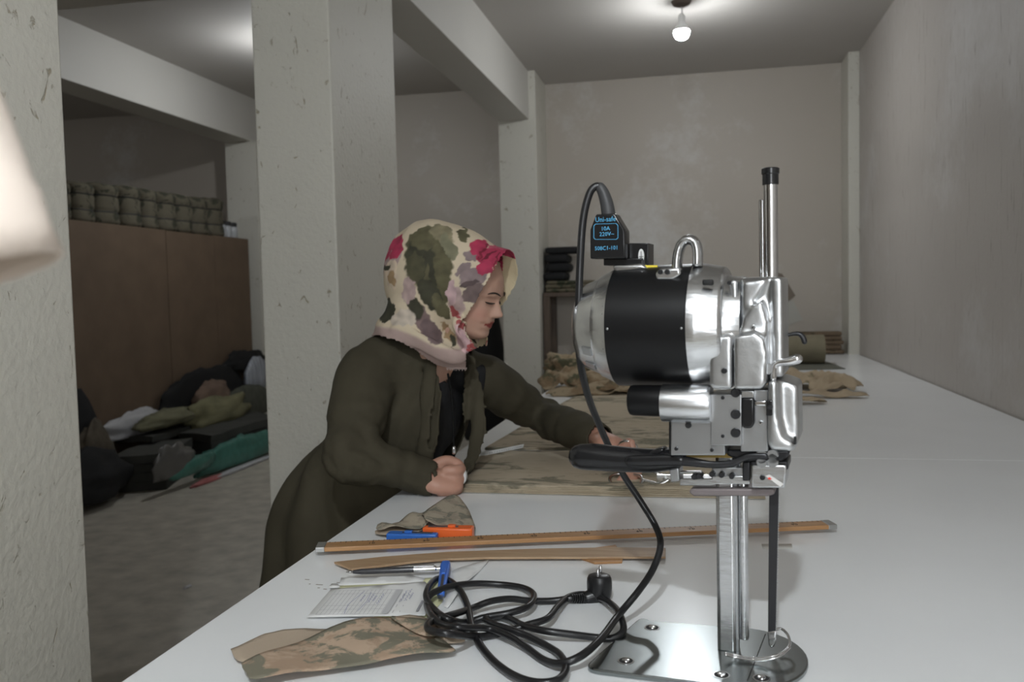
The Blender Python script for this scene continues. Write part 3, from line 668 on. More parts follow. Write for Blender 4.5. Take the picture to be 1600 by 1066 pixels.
def slip(name, label, ol, z, m, zf=None, cat='paper'):
    c = np.array(onZ(*ol[0])[:2]); me = sheet([onZ(x, y, T+z)[:2]-c for x, y in ol], 0, zf, .0004, .03); o = link(name, me, m, None, smooth=True); o.location = (c[0], c[1], T+z); return tag(o, label, cat)
slip('paper_slip', 'crumpled white paper slip pointing to the rulers behind the blue knife', [(764, 877), (742, 880), (706, 898), (693, 948), (700, 950), (726, 918)], .0022, m_paper, lambda x, y: .006*(.5+.5*math.sin(x*60+y*30)))
slip('torn_paper', 'tiny torn white paper scrap at the left of the receipt pad', [(512, 919), (518, 912), (527, 912), (532, 918)], .003, m_paper)
slip('yellow_slip', 'pale yellow slip showing between the receipt and the folded offcut', [(596, 968), (664, 966), (672, 974), (664, 978), (630, 976)], .0005, m_yel)
slip('adhesive_tape', 'short clear adhesive tape strip stuck on the table right of the machine post', [(1190, 850), (1237, 850), (1239, 858), (1192, 858)], .0006, mat('tape_film', (.76, .755, .72), .25), None, 'tape')

# ------------------------------------------------------------------ power cord, coiled on the table
m_rub = mat('black_rubber', (.012, .012, .013), .32)
CR = .0050
hang = [((939, 295), 1.117), ((932, 291), 1.117), ((921, 303), 1.115), ((911, 345), 1.11), ((906, 420), 1.10), ((904, 500), 1.10), ((906, 560), 1.115), ((918, 616), 1.165), ((938, 668), 1.22), ((968, 732), 1.27), ((1000, 782), 1.28), ((1024, 822), 1.27), ((1032, 852), 1.25), ((1020, 890), 1.225), ((996, 926), 1.19)]
coil = [(966, 962), (938, 999), (908, 1025), (876, 1037), (850, 1032), (824, 1013), (797, 995), (761, 982), (719, 981), (692, 977), (676, 964), (667, 945), (675, 928), (706, 916), (745, 912), (787, 914), (818, 919), (834, 930), (826, 947), (797, 958), (758, 965), (727, 973), (698, 967), (677, 951), (666, 934), (670, 917), (682, 905), (701, 907), (719, 923), (731, 949), (737, 978), (748, 1004), (771, 1033), (803, 1056), (839, 1067), (871, 1063), (884, 1046), (876, 1025), (855, 1010), (824, 994), (797, 984), (771, 976), (759, 968), (772, 963), (795, 967), (818, 978), (850, 986), (889, 991), (929, 996), (955, 998), (972, 989), (973, 973), (963, 952), (942, 936), (913, 929), (889, 933), (871, 949), (855, 967), (824, 977), (797, 986), (771, 992), (745, 995), (706, 991), (674, 986), (668, 977), (679, 969), (706, 961), (737, 951), (766, 940), (797, 936), (829, 939), (863, 939), (893, 935)]
path = [onY(x, y, Y*1.0217) for (x, y), Y in hang]
zl = []
for i, (x, y) in enumerate(coil):
    lift = .0005+.0052*(1+math.sin(i*1.13))+(.012*(1-i/4) if i < 4 else 0)+(.022 if (x < 725 and 956 < y < 1000) else 0)
    path.append(onZ(x, y, T+CR+lift))
cord = thing('power_cord', 'black power cord looping from the machine connector down to a coil on the table', 'power cord', (path[40][0], path[40][1], T))
cb = np.array([path[40][0], path[40][1], T])
MB().tube([p-cb for p in path], CR, 12, 6).build('cable', m_rub, cord, smooth=True)
# plug: body standing with its pins up
pc_ = np.array(onZ(937, 938)); pl_ = thing('plug_tmp', None, None)
bpy.data.objects.remove(pl_)
pg = MB()
rings = []
for k, (z, r, e) in enumerate(((.000, .013, 1.), (.003, .0165, 1.), (.010, .0182, 1.), (.020, .0192, 1.), (.028, .0192, 1.), (.034, .0185, 1.), (.038, .0165, 1.), (.0395, .013, 1.))):
    rings.append([(r*math.cos(a), r*.92*math.sin(a), z) for a in [2*PI*j/28 for j in range(28)]])
pg.loft(rings); plug = pg.build('plug', m_rub, cord, smooth='auto'); plug.location = pc_-cb
for s_ in (-1, 1): MB().lathe([(.040, .0024), (.049, .0024), (.051, .0012)], (s_*.0010, s_*.0095, 0), 2, 12).build('pin', MATS['chrome'], plug, smooth='auto')
e_ = np.array(onZ(893, 935, T+CR+.004))-pc_
MB().tube([(0, 0, .009), e_*.45+np.array([0, 0, .002]), e_*.55], [.0145, .0100, .0078], 14, 4).build('cable_neck', m_rub, plug, smooth=True)
for k in range(7): 
    f_ = .55+.075*k; d = e_/np.linalg.norm(e_); MB().tube([e_*f_-d*.0011, e_*f_+d*.0011], .0083-.0003*k, 12, round_caps=False).build('strain_relief_rib', m_rub, plug)

# ------------------------------------------------------------------ straight knife cloth cutting machine
MA = math.radians(-10.)
EX = np.array([math.cos(MA), math.sin(MA), 0.]); EY = np.array([-math.sin(MA), math.cos(MA), 0.])
MO = onZ(1141, 1021)
def ml(px, py, yl=0.):
    d = ray(px, py); t = (yl-(CAM-MO)@EY)/(d@EY); P = CAM+d*t; return float((P-MO)@EX), float(P[2]-T)
def mz(px, py, z=0.):
    P = onZ(px, py, T+z); return float((P-MO)@EX), float((P-MO)@EY)
m_alu = mat('polished_aluminium', (.66, .67, .68), .27, metal=1., var=.08, scale=14, bump=.14, bscale=30, stretch=(1, 4, 4))
m_alu2 = mat('brushed_aluminium', (.48, .49, .50), .34, metal=1., var=.05, scale=25, bump=.05, bscale=80)
m_cast = mat('cast_aluminium', (.62, .63, .64), .33, metal=1., var=.10, scale=18, bump=.16, bscale=40)
m_blk = mat('black_band', (.006, .006, .0065), .38, spec=.3)
m_bk = mat('black_plastic', (.013, .013, .014), .22)
m_dst = mat('dark_steel', (.045, .045, .048), .35, metal=.7)
m_plate = mat('steel_plate', (.30, .325, .325), .26, metal=1., var=.08, scale=6, bump=.03, bscale=40)
m_chr = MATS['chrome']
m_hole = mat('dark_hole', (.006, .006, .006), .6)
mc = thing('cloth_cutting_machine', 'silver and black upright straight knife cloth cutting machine standing on the table', 'cutting machine', tuple(MO), MA)
def mp(name, poly, y0, y1, m, parent=None, bevel=.003, seg=3, smooth='auto'):
    pts = [ml(x, y, y0) for x, y in poly]
    return MB().prism(pts, y0, y1, 1).build(name, m, parent or mc, bevel=bevel, seg=seg, smooth=smooth)
def mrect(x0, y0, x1, y1): return [(x0, y1), (x1, y1), (x1, y0), (x0, y0)]
def xcyl(name, prof, pyc, yl, m, parent=None, n=36):
    """turned part along the motor axis; prof of (px x, radius in px)"""
    zc = ml(1050, pyc, yl)[1]; sc = abs(ml(1050, pyc-100, yl)[1]-zc)/100
    return MB().lathe([(ml(x, pyc, yl)[0], r*sc) for x, r in prof], (0, yl, zc), 0, n).build(name, m, parent or mc, smooth='auto', angle=28)
def ycyl(name, px, py, r_px, y0, y1, m, parent=None, n=24, inner=None):
    x, z = ml(px, py, y0); sc = abs(ml(px, py-100, y0)[1]-z)/100; r = r_px*sc
    return MB().lathe([(y0, r*.86), (y0+.0012, r), (y1, r)], (x, 0, z), 1, n).build(name, m, parent or mc, smooth='auto')
def screw(px, py, r, y0, parent=None, m=None):
    o = ycyl('screw', px, py, r, y0-.003, y0+.004, m or m_dst, parent)
    ycyl('socket_recess', px, py, r*.5, y0-.0033, y0-.0025, m_hole, o)
    return o
# base plate
rnd = lambda c, r, a0, a1, n=8: [(c[0]+r*math.cos(a0+(a1-a0)*k/n), c[1]+r*math.sin(a0+(a1-a0)*k/n)) for k in range(n+1)]
fl, nl, fr, ns = mz(1010, 970), mz(916, 1052), mz(1185, 991), mz(1263, 1046)
ymid = (fl[1]+nl[1])/2
ol = [(fl[0]+.012, fl[1]), (fl[0]-.002, fl[1]-.005), (fl[0]-.008, fl[1]-.016), (nl[0]+.002, nl[1]+.012), (nl[0]+.004, nl[1]+.004), (nl[0]+.016, nl[1])]
ol += [(.02, nl[1]+.004)]
hw = (fr[1]-(nl[1]+.006))/2; cy = (fr[1]+nl[1]+.006)/2; nx = ns[0]
ol += [(fr[0]-.01+(nx-fr[0]+.01)*math.cos(a), cy+hw*math.sin(a)) for a in [-PI/2+PI*k/20 for k in range(21)]]
PT = .007
def rounded(poly, r, n=5):
    out = []; P_ = [np.array(p, float) for p in poly]
    for i in range(len(P_)):
        a, b, c = P_[i-1], P_[i], P_[(i+1) % len(P_)]; u = (a-b)/np.linalg.norm(a-b); v = (c-b)/np.linalg.norm(c-b)
        rr = min(r, .45*np.linalg.norm(a-b), .45*np.linalg.norm(c-b)); s_, e_ = b+u*rr, b+v*rr
        for k in range(n+1):
            t = k/n; out.append((1-t)**2*s_+2*t*(1-t)*b+t*t*e_)
    return out
ol = rounded([(fl[0]-.004, fl[1]), (nl[0]-.004, nl[1])], .02) if False else ol
ol = rounded([(fl[0]-.006, fl[1]), (nl[0]-.004, nl[1]-.002), (.045, nl[1]+.004)], .022)[0:12]+ol[7:]
bp_ = MB().prism(ol, .0004, PT, 2).build('base_plate', m_plate, mc, bevel=.005, seg=3, smooth='auto')
for px, py in ((1019, 981), (978, 1033), (1127, 1055), (1190, 1060)):
    x, y = mz(px, py, PT); MB().lathe([(PT-.001, .0105), (PT+.0004, .0105), (PT+.0004, .0085)], (x, y, 0), 2, 24).build('roller_rim', m_chr, bp_, smooth='auto')
    MB().lathe([(PT-.001, .0085), (PT+.0006, .0085)], (x, y, 0), 2, 24).build('roller_hole', m_hole, bp_)
    MB().lathe([(PT, .0055), (PT+.0018, .005), (PT+.0022, .003)], (x, y, 0), 2, 16).build('roller', m_chr, bp_, smooth='auto')
s0, s1 = mz(1196, 991, PT), mz(1168, 1064, PT)
d = np.array(s1)-np.array(s0); nn = np.array([-d[1], d[0]])/np.linalg.norm(d)*.0006
MB().prism([np.array(s0)-nn, np.array(s1)-nn, np.array(s1)+nn, np.array(s0)+nn], PT-.001, PT+.0002, 2).build('throat_seam', m_hole, bp_)
# standard (column) in two ribs with a groove, knife, knife guard
def colm(name, x0, x1, ytop, ybot, ya, yb_, m):
    xa = ml(x0, 900, ya)[0]; xb_ = ml(x1, 900, ya)[0]; zt = ml(x0, ytop, ya)[1]; zb_ = ybot
    return MB().prism([(xa, ya+.004), (xa+.004, ya), (xb_-.003, ya), (xb_, ya+.003), (xb_, yb_-.003), (xb_-.003, yb_), (xa+.004, yb_), (xa, yb_-.004)], zb_, zt, 2).build(name, m, mc, bevel=.0012, smooth='auto')
colm('standard', 1119, 1149, 700, PT, -.012, .012, m_alu)
colm('standard_rear_rib', 1153, 1168, 700, .022, -.008, .008, m_alu)
MB().box((ml(1149, 900)[0]-.001, -.005, PT), (ml(1153, 900)[0]+.001, .005, ml(1150, 700)[1])).build('standard_groove', m_alu2, mc)
kx = lambda px, py: ml(px, py, 0.)
kb = [kx(1202, 762), kx(1200, 985), kx(1201, 1006), kx(1205, 1012), kx(1210, 1010), kx(1212, 990), kx(1217, 762)]
kn = MB().prism(kb, -.0012, .0012, 1).build('knife', m_dst, mc, bevel=.0004)
teeth = MB(); zt, zb_ = kx(1217, 764)[1], kx(1212, 985)[1]
for k in range(56):
    z = zb_+(zt-zb_)*k/56; x = kx(1212, 985)[0]+(kx(1217, 764)[0]-kx(1212, 985)[0])*k/56; teeth.add([(x, -.0008, z), (x, -.0008, z+.003), (x+.0016, 0, z+.0015), (x, .0008, z), (x, .0008, z+.003)], [(0, 1, 2), (4, 3, 2), (0, 2, 3), (1, 4, 2)])
teeth.build('knife_teeth', m_alu2, kn)
mp('knife_tip_sleeve', [(1199, 988), (1213, 986), (1212, 1006), (1206, 1013), (1201, 1009)], -.003, .003, m_chr, kn, .0015)
gp = [(*mz(1134, 1016, .02), .016), (*mz(1148, 1024, .012), .012), (*mz(1180, 1029, .012), .012), (*mz(1215, 1024, .018), .018), (*mz(1233, 1012, .02), .022), (*mz(1232, 998, .022), .025), (*mz(1222, 988, .024), .028), (*mz(1212, 986, .026), .028)]
MB().tube(gp, .0017, 10, 6).build('knife_guard_wire', m_chr, mc, smooth=True)
gp2 = [(p[0]+.001, p[1]-.006, p[2]) for p in gp[:5]]
MB().tube(gp2, .0017, 10, 6).build('knife_guard_wire', m_chr, mc, smooth=True)
# motor
mot = xcyl('motor_band', [(969, 94.5), (970, 95.5), (1087, 95.5), (1088, 94.5)], 509, 0., m_blk, n=64)
xcyl('rear_end_bell', [(905, 12), (906, 36), (908, 51), (913, 61), (921, 69), (922, 69.6), (943, 78.5), (944, 79), (946, 79), (946.5, 82.5), (948, 83), (949, 83.4), (967, 92.5), (969, 94)], 509, 0., m_alu, n=64)
xcyl('rear_cap', [(896, 6), (898, 18), (901, 25), (906, 28)], 514, 0., m_blk)
xcyl('front_end_bell', [(1088, 95), (1089, 96.5), (1100, 96.5), (1101, 96.3), (1133, 90.2), (1134, 90), (1137, 88), (1139, 85), (1139.5, 77), (1146, 75), (1165, 74)], 509, 0., m_alu, n=64)
zc = ml(1050, 509)[1]; scp = abs(ml(1050, 409)[1]-zc)/100
def vent(px, ang, r_px, w_px, wd_, m=m_hole, par=mot, tilt=0.):
    x = ml(px, 509)[0]; a = math.radians(ang); r = r_px*scp
    o = MB().box((-w_px*scp/2, -wd_/2, -.003), (w_px*scp/2, wd_/2, .0006)).build('vent_slot', m, par, bevel=.0008)
    o.matrix_local = Matrix.Translation((x, -r*math.cos(a), zc+r*math.sin(a))) @ Matrix.Rotation(math.radians(90)-a, 4, 'X') @ Matrix.Rotation(tilt, 4, 'Y')
for ang in (42, 18, -16, -50): vent(961, ang, 88, 13, .013, m_alu2, mot, math.radians(-30))
for ang in (-28, -52): vent(935, ang, 76.2, 18, .012, m_alu2, mot, math.radians(-24))
for px in (974, 1083):
    for ang in (-2,): 
        x = ml(px, 509)[0]; MB().ellipsoid((x, -95.5*scp, zc), (.0016, .0008, .0016), 10, 6).build('rivet', m_alu2, mot)
mp('yellow_sticker', mrect(1005, 414.5, 1027, 421.5), -.022, -.020, mat('yellow_label', (.80, .66, .06), .5), mot, 0)
bpy.data.objects['yellow_sticker'].rotation_euler = (0, 0, 0)
# carrying loop and its foot
yl_ = -.03
lp = [(1059, 436), (1058, 415), (1060, 396), (1065, 382), (1075, 374.5), (1086, 379), (1090, 393), (1090, 416)]
lp3 = [(ml(x, y, yl_)[0], yl_, ml(x, y, yl_)[1]) for x, y in lp]
MB().tube(lp3, .0064, 14, 6, flat=1.7, up=(1, 0, 0), round_caps=False).build('carrying_loop', m_alu, mc, smooth=True)
lf = mp('loop_foot', [(1023, 428), (1029, 420), (1062, 418), (1064, 430), (1051, 438), (1025, 438)], -.052, -.03, m_alu, None, .003)
for px in (1031, 1042): screw(px, 425, 4.2, -.053, lf)
# power inlet and its earth mark
pb = mp('inlet_socket', mrect(983, 380, 1013, 416), -.012, .02, m_bk, None, .001)
mp('inlet_base', mrect(943, 404, 1004, 415), -.018, .02, m_bk, None, .001)
mp('inlet_bracket', [(956, 414), (1003, 412), (1012, 420), (960, 428)], -.03, .03, m_alu, None, .004)
x, z = ml(1002, 400, -.0122)
em = MB().lathe([(-.0127, .0001), (-.0127, .0062), (-.012, .0062)], (x, 0, z), 1, 24).build('earth_label', m_wplastic, pb)
em.scale = (.62, 1, 1.45); em.location = (x*.38, 0, z*(1-1.45))
lk = MB().box((x-.0004, -.0130, z-.004), (x+.0004, -.0126, z+.006))
for k_, wdx in ((-.001, .0028), (-.003, .002), (-.0048, .0012)): lk.box((x-wdx, -.0130, z+k_-.0004), (x+wdx, -.0126, z+k_+.0004))
lk.build('earth_symbol', m_hole, pb)
# rods above the machine
def zrod(name, px, py0, py1, r_px, yl, m, cap=None):
    x, z0 = ml(px, py1, yl); z1 = ml(px, py0, yl)[1]; r = r_px*scp
    o = MB().lathe([(z0, r), (z1-.001, r), (z1, r*.8)], (x, yl, 0), 2, 28).build(name, m, mc, smooth='auto')
    if cap:
        zc_ = ml(px, cap, yl)[1]; MB().lathe([(zc_, r*1.1), (zc_+.0005, r*1.16), (z1-.006, r*1.16), (z1-.005, r*1.28), (z1+.001, r*1.28), (z1+.002, r*1.1)], (x, yl, 0), 2, 28).build('rubber_cap', m_bk, o, smooth='auto')
zrod('lift_rod', 1205, 265, 440, 10.2, .0, m_chr, 289)
zrod('guide_rod', 1192, 312, 440, 5.2, .012, m_chr)
# gear case: cast halves with soft blended forms
def cast(name, shapes, m, voxel=.0026, it=7, extra=None):
    mb = MB()
    for poly, y0, y1 in shapes: mb.prism([ml(x, y, y0) for x, y in poly], y0, y1, 1)
    if extra: extra(mb)
    return link(name, fuse(mb, voxel, it, .6), m, mc, smooth=True)
def ex1(mb):
    zc_ = ml(1130, 566, -.03)[1]
    mb.lathe([(ml(x, 566, -.03)[0], r*scp) for x, r in ((1110, 34), (1112, 39), (1142, 40), (1144, 38))], (0, -.030, zc_), 0, 32)
gc1 = cast('gear_case', [([(1108, 534), (1114, 527), (1144, 524), (1144, 609), (1114, 608), (1108, 602)], -.066, .03), ([(1138, 440), (1153, 435), (1153, 560), (1130, 560), (1142, 520), (1146, 490), (1142, 462)], -.050, .05), ([(1128, 508), (1152, 500), (1152, 540), (1116, 540)], -.060, .03)], m_cast, it=6)
gc2 = cast('gear_cover', [([(1155, 434), (1222, 432), (1224, 590), (1196, 592), (1190, 560), (1155, 540)], -.046, .045), ([(1146, 526), (1180, 520), (1194, 530), (1198, 550), (1197, 600), (1190, 609), (1146, 610)], -.068, .03), ([(1150, 530), (1160, 500), (1174, 480), (1190, 470), (1199, 500), (1197, 600), (1150, 600)], -.058, .03), ([(1160, 440), (1200, 436), (1186, 462), (1168, 480), (1158, 500)], -.053, .03), ([(1206, 434), (1223, 434), (1225, 590), (1208, 590)], -.050, .03)], m_cast, it=10)
screw(1176, 512, 4, -.068, gc2, m_alu2); screw(1131, 580, 4.4, -.072, gc1)
screw(1139, 442, 3.5, -.050, gc1); mp('oil_hole', mrect(1097, 437, 1114, 446), -.070, -.062, m_hole, mot, .002)
# brush tubes under the motor
xcyl('brush_tube_cap', [(984, 20), (986, 23), (990, 24.5), (1036, 25)], 627, -.045, m_blk)
xcyl('brush_tube', [(1035, 28), (1036, 29.5), (1106, 30), (1112, 28)], 630, -.045, m_alu)
# sharpener box group
sp = mp('side_plate', mrect(1048, 659, 1133, 712), -.048, .02, m_alu2, None, .0015)
mp('side_plate_edge', mrect(1045, 657, 1050, 712), -.044, .02, m_bk, sp, .001)
for px, py in ((1056, 702), (1112, 704), (1129, 622), (1129, 682)): screw(px, py, 2.9, -.050, sp)
ycyl('pin_head', 1075, 665, 5, -.051, -.045, m_dst, sp)
cp = mp('clamp_plate', mrect(1110, 616, 1159, 697), -.050, .02, m_alu2, None, .0015)
for py in (614, 648, 677): screw(1149, py, 7.5, -.051, cp)
lpz = mp('lever_plate', mrect(1157, 609, 1200, 706), -.040, .02, m_alu2, None, .0015)
mp('black_lever', [(1158, 622), (1179, 622), (1179, 662), (1174, 670), (1162, 670), (1158, 664)], -.052, -.038, m_bk, lpz, .004)
mp('lever_block', mrect(1158, 611, 1178, 622), -.050, -.038, m_alu, lpz, .001)
mp('lever_pin', mrect(1178, 626, 1198, 635), -.046, -.040, m_chr, lpz, .002)
screw(1188, 661, 3.2, -.042, lpz, m_alu)
shp = cast('sharpener_housing', [([(1199, 596), (1222, 594), (1240, 600), (1247, 604), (1248, 690), (1240, 706), (1206, 704), (1199, 694)], -.046, .035), ([(1199, 596), (1214, 595), (1217, 655), (1224, 684), (1240, 692), (1238, 706), (1204, 704), (1199, 692)], -.062, .0)], m_cast, it=6)
mp('black_catch', mrect(1197, 626, 1207, 650), -.068, -.052, m_bk, shp, .001)
ycyl('catch_screw', 1203, 637, 4, -.071, -.06, m_dst, shp)
mp('housing_slot', mrect(1240, 683, 1244, 695), -.058, -.052, m_hole, shp, .0005)
lv = [(1208, 592), (1210, 572), (1218, 567), (1232, 565), (1246, 561)]
MB().tube([(ml(x, y, -.05)[0], -.05, ml(x, y, -.05)[1]) for x, y in lv], [.004, .004, .0042, .0055, .006], 12, 5, flat=1.3).build('chrome_lever', m_chr, mc, smooth=True)
ycyl('lever_pivot', 1200, 577, 9, -.055, -.03, m_alu2)
hk = [(1222, 527), (1234, 523), (1248, 522), (1255, 528), (1257, 534)]
MB().tube([(ml(x, y, .02)[0], .02, ml(x, y, .02)[1]) for x, y in hk], [.0022, .0022, .0028, .0034, .0034], 10, 5).build('trigger_arm', m_dst, mc, smooth=True)
# lower carriage
mp('dark_bracket', [(1135, 703), (1234, 703), (1233, 712), (1222, 722), (1160, 722), (1135, 712)], -.030, .02, m_dst, None, .003)
mp('brass_strip', [(1066, 712), (1144, 708), (1144, 716), (1068, 715)], -.02, .0, mat('brass', (.42, .30, .10), .4, metal=.8), None, .0005)
for px in (1190, 1207): 
    for k in range(3): ycyl('spring_washer', px, 711+k*6, 9, -.034, -.02, m_dst if k % 2 else m_alu2)
fb = mp('foot_block', [(1174, 727), (1228, 727), (1229, 733), (1226, 763), (1174, 763)], -.034, .02, m_alu, None, .002)
mp('foot_block_cap', mrect(1173, 721, 1231, 735), -.030, .02, m_dst, fb, .002)
ycyl('block_screw', 1191, 747, 4.2, -.037, -.03, m_dst, fb)
mp('warning_tag', [(1196, 744), (1202, 742), (1224, 757), (1219, 761)], -.0352, -.0340, mat('pale_tag', (.72, .70, .68), .5), fb, 0)
mp('red_tag_mark', [(1199, 747), (1203, 746), (1206, 749), (1201, 750)], -.0357, -.0350, mat('tag_red', (.75, .05, .03), .5), fb, 0)
cr = mp('carriage_bar', [(1062, 748), (1112, 748), (1112, 744), (1172, 744), (1172, 757), (1120, 757), (1112, 759), (1062, 759)], -.022, .0, m_alu, None, .0012)
mp('carriage_plate', mrect(1112, 731, 1164, 748), -.016, .01, m_alu2, cr, .001)
for px, py in ((1084, 746), (1092, 745), (1112, 742), (1127, 743), (1143, 745)): ycyl('adjust_screw', px, py, 4.5, -.026, -.01, m_dst, cr)
mp('dark_latch', mrect(1160, 722, 1172, 752), -.026, .0, m_dst, cr, .002)
mp('rail_bar', mrect(1062, 737, 1096, 740), -.02, -.012, m_alu, cr, .0008)
ft = mp('presser_foot_bar', [(1077, 766), (1084, 764), (1206, 764), (1211, 767), (1210, 773), (1200, 776), (1084, 776), (1077, 771)], -.022, .018, mat('grey_brown_metal', (.22, .19, .19), .5, metal=.4), None, .003)
# handle with its release lever
hd = [(908, 714), (930, 714.5), (960, 717), (990, 719), (1020, 720), (1052, 718)]
MB().tube([(ml(x, y, -.02)[0], -.02, ml(x, y, -.02)[1]) for x, y in hd], [.0172, .0180, .0172, .0162, .0155, .0135], 24, 6, flat=.9).build('grip_handle', m_bk, mc, smooth=True)
mp('grip_horn', [(985, 704), (1012, 708), (1026, 702), (1036, 700), (1038, 706), (1024, 714), (985, 716)], -.030, -.008, m_bk, None, .004)
MB().tube([(ml(x, y, -.034)[0], -.034, ml(x, y, -.034)[1]) for x, y in [(985, 720.5), (1010, 720), (1040, 719), (1062, 719.5)]], [.0075, .0080, .0080, .0075], 18, 5, flat=.6).build('lever_sleeve', m_bk, mc, smooth=True)
MB().tube([(ml(x, y, -.034)[0], -.034, ml(x, y, -.034)[1]) for x, y in [(1055, 719.5), (1080, 722), (1110, 726), (1140, 725), (1158, 718), (1172, 713), (1195, 713)]], [.0068, .006, .0045, .0045, .004, .004, .004], 14, 5, flat=.6).build('lever_arm', m_dst, mc, smooth=True)
mp('handle_bracket', [(1020, 706), (1072, 704), (1072, 712), (1060, 735), (1030, 732)], -.022, .01, m_dst, None, .002)
mp('handle_clamp', [(1044, 726), (1060, 724), (1062, 752), (1048, 754)], -.022, .006, m_alu2, None, .002)

# connector on the inlet end of the cord (kept with the cord)
CM = Matrix.Translation(tuple(MO-cb)) @ Matrix.Rotation(MA, 4, 'Z')
yf = -.030
cp_ = [ml(x, y, yf) for x, y in ((931, 335), (960, 333.5), (976, 360), (977, 404), (922, 404.5), (922, 359))]
con = MB().prism(cp_, yf, yf+.026, 1).build('connector', m_bk, cord, bevel=.0018, seg=3, smooth='auto'); con.matrix_local = CM
cx, cz = ml(949, 370, yf)
hue = mat('light_blue_print', (.10, .42, .70), .5)
def ctext(body, px, py, hpx, name='lettering', sx=1.):
    x, z = ml(px, py, yf); me = text_mesh(body, hpx*scp*1.38, .00012); o = link(name, me, hue, con)
    o.matrix_local = Matrix.Translation((x, yf-.0001, z)) @ Matrix.Rotation(math.radians(90), 4, 'X') @ Matrix.Diagonal((sx, 1, 1, 1)); return o
ctext('Uni-safe', 946, 343, 8, sx=.92); ctext('10A', 946, 357.5, 6.4); ctext('220V~', 948, 366, 6.4); ctext('508C1-101', 947.5, 388, 6.2, sx=.98)
r1 = [ml(x, y, yf) for x, y in ((930, 350), (963, 349), (966, 352), (966, 372), (963, 374.5), (930, 374.5), (927.5, 372), (927.5, 353))]; cN = np.mean(r1, 0)
fr_ = MB()
for i in range(8):
    a_, b_ = np.array(r1[i]), np.array(r1[(i+1) % 8]); ai, bi = cN+(a_-cN)*.955, cN+(b_-cN)*.955
    fr_.add([(a_[0], yf-.0002, a_[1]), (b_[0], yf-.0002, b_[1]), (bi[0], yf-.0002, bi[1]), (ai[0], yf-.0002, ai[1])], [(0, 1, 2, 3)])
fr_.build('printed_frame', hue, con)
MB().tube([(ml(x, y, yf+.013)[0], yf+.013, ml(x, y, yf+.013)[1]) for x, y in ((951, 336), (948, 318), (943, 302), (938, 293))], [.0092, .0086, .0076, .0066], 16, 5).build('strain_relief', mat('grey_rubber', (.05, .05, .052), .5), con, smooth=True)

# ------------------------------------------------------------------ the woman at the table
def J(px, py, Y): return onY(px, py, Y)
S_R, E_R, W_R = J(574, 588, 2.03), J(544, 712, 1.85), J(664, 748, 1.945)
S_L, E_L, W_L = J(752, 590, 2.27), J(842, 648, 2.46), J(936, 684, 2.20)
NECK, CHEST, WAIST, PELV = J(668, 565, 2.13), J(654, 640, 2.15), J(594, 742, 2.17), J(535, 850, 2.19)
HIP_R = PELV+np.array([-.02, -.075, -.03]); HIP_L = PELV+np.array([.0, .075, -.03])
FT_R = np.array([PELV[0]-.08, PELV[1]-.10, 0.]); FT_L = np.array([PELV[0]-.02, PELV[1]+.11, 0.])
# head frame: forward, left, up
HY = 2.085; HYAW = math.radians(-9); HP = math.radians(19)
hf = np.array([math.cos(HYAW)*math.cos(HP), math.sin(HYAW)*math.cos(HP), -math.sin(HP)]); hl = np.array([-math.sin(HYAW), math.cos(HYAW), 0.]); hu = np.cross(hf, hl)
HM = np.stack([hf, hl, hu], 1)                       # columns: forward, left, up
CHIN = J(751, 531, HY-.01)                           # underside of the chin
HO = CHIN-HM@np.array([.074, 0, .004])               # head origin: under the ear, chin level
def hw_(p): return HM@np.asarray(p, float)+HO
PV = [0, .010, .020, .032, .041, .0475, .054, .064, .074, .090, .107, .122, .140, .160, .185, .205, .220, .226]
PF = [.060, .083, .0885, .0835, .0895, .0860, .0915, .0870, .0860, .0850, .0850, .0915, .0885, .0810, .066, .046, .022, .004]
PW = [.024, .038, .047, .053, .056, .058, .060, .063, .066, .069, .0715, .0735, .0745, .0735, .064, .046, .02, .004]
PBK = [-.01, -.025, -.04, -.05, -.058, -.062, -.066, -.074, -.082, -.092, -.099, -.102, -.102, -.098, -.082, -.058, -.025, -.004]
def head_rings():
    rings = []
    for i in range(91):
        v = .226*i/90; f = np.interp(v, PV, PF); wdt = np.interp(v, PV, PW); bk = np.interp(v, PV, PBK); ring = []
        # nose ridge height and half width at this level
        nz = np.interp(v, [.064, .068, .074, .080, .095, .112, .122], [0, .014, .0265, .0285, .0165, .0050, 0])
        nw = np.interp(v, [.064, .072, .085, .112], [.0130, .0125, .0085, .0065])
        for j in range(96):
            a = 2*PI*j/96; c_, s_ = math.cos(a), math.sin(a)
            e = 2.35; q = (abs(c_)**e+abs(s_)**e)**(-1/e)
            x = q*c_*(f if c_ > 0 else -bk); y = q*s_*wdt
            if c_ > 0:
                x += nz*math.exp(-(y/nw)**2)
                x += np.interp(v, [.064, .070, .078, .086], [0, .006, .006, 0])*math.exp(-((abs(y)-.012)/.006)**2)      # nostril wings
                x -= .0085*math.exp(-((abs(y)-.031)/.013)**2-((v-.107)/.009)**2)                                        # eye sockets
                x += .0050*math.exp(-((abs(y)-.031)/.010)**2-((v-.105)/.0055)**2)                                       # lowered lids
                x += .0035*math.exp(-((abs(y)-.030)/.016)**2-((v-.121)/.005)**2)                                        # brow
                x -= .0030*math.exp(-((abs(y)-.027)/.006)**2-((v-.0478)/.005)**2)                                       # mouth corners
                x += .0022*math.exp(-(y/.018)**2)*(math.exp(-((v-.0535)/.0032)**2)+math.exp(-((v-.042)/.0036)**2))       # lips
                x -= .0028*math.exp(-(y/.022)**2)*math.exp(-((v-.0475)/.0013)**2)
                x += .003*math.exp(-((abs(y)-.040)/.016)**2-((v-.076)/.018)**2)                                         # cheeks
            ring.append(hw_((x, y, v)))
        rings.append(ring)
    return rings
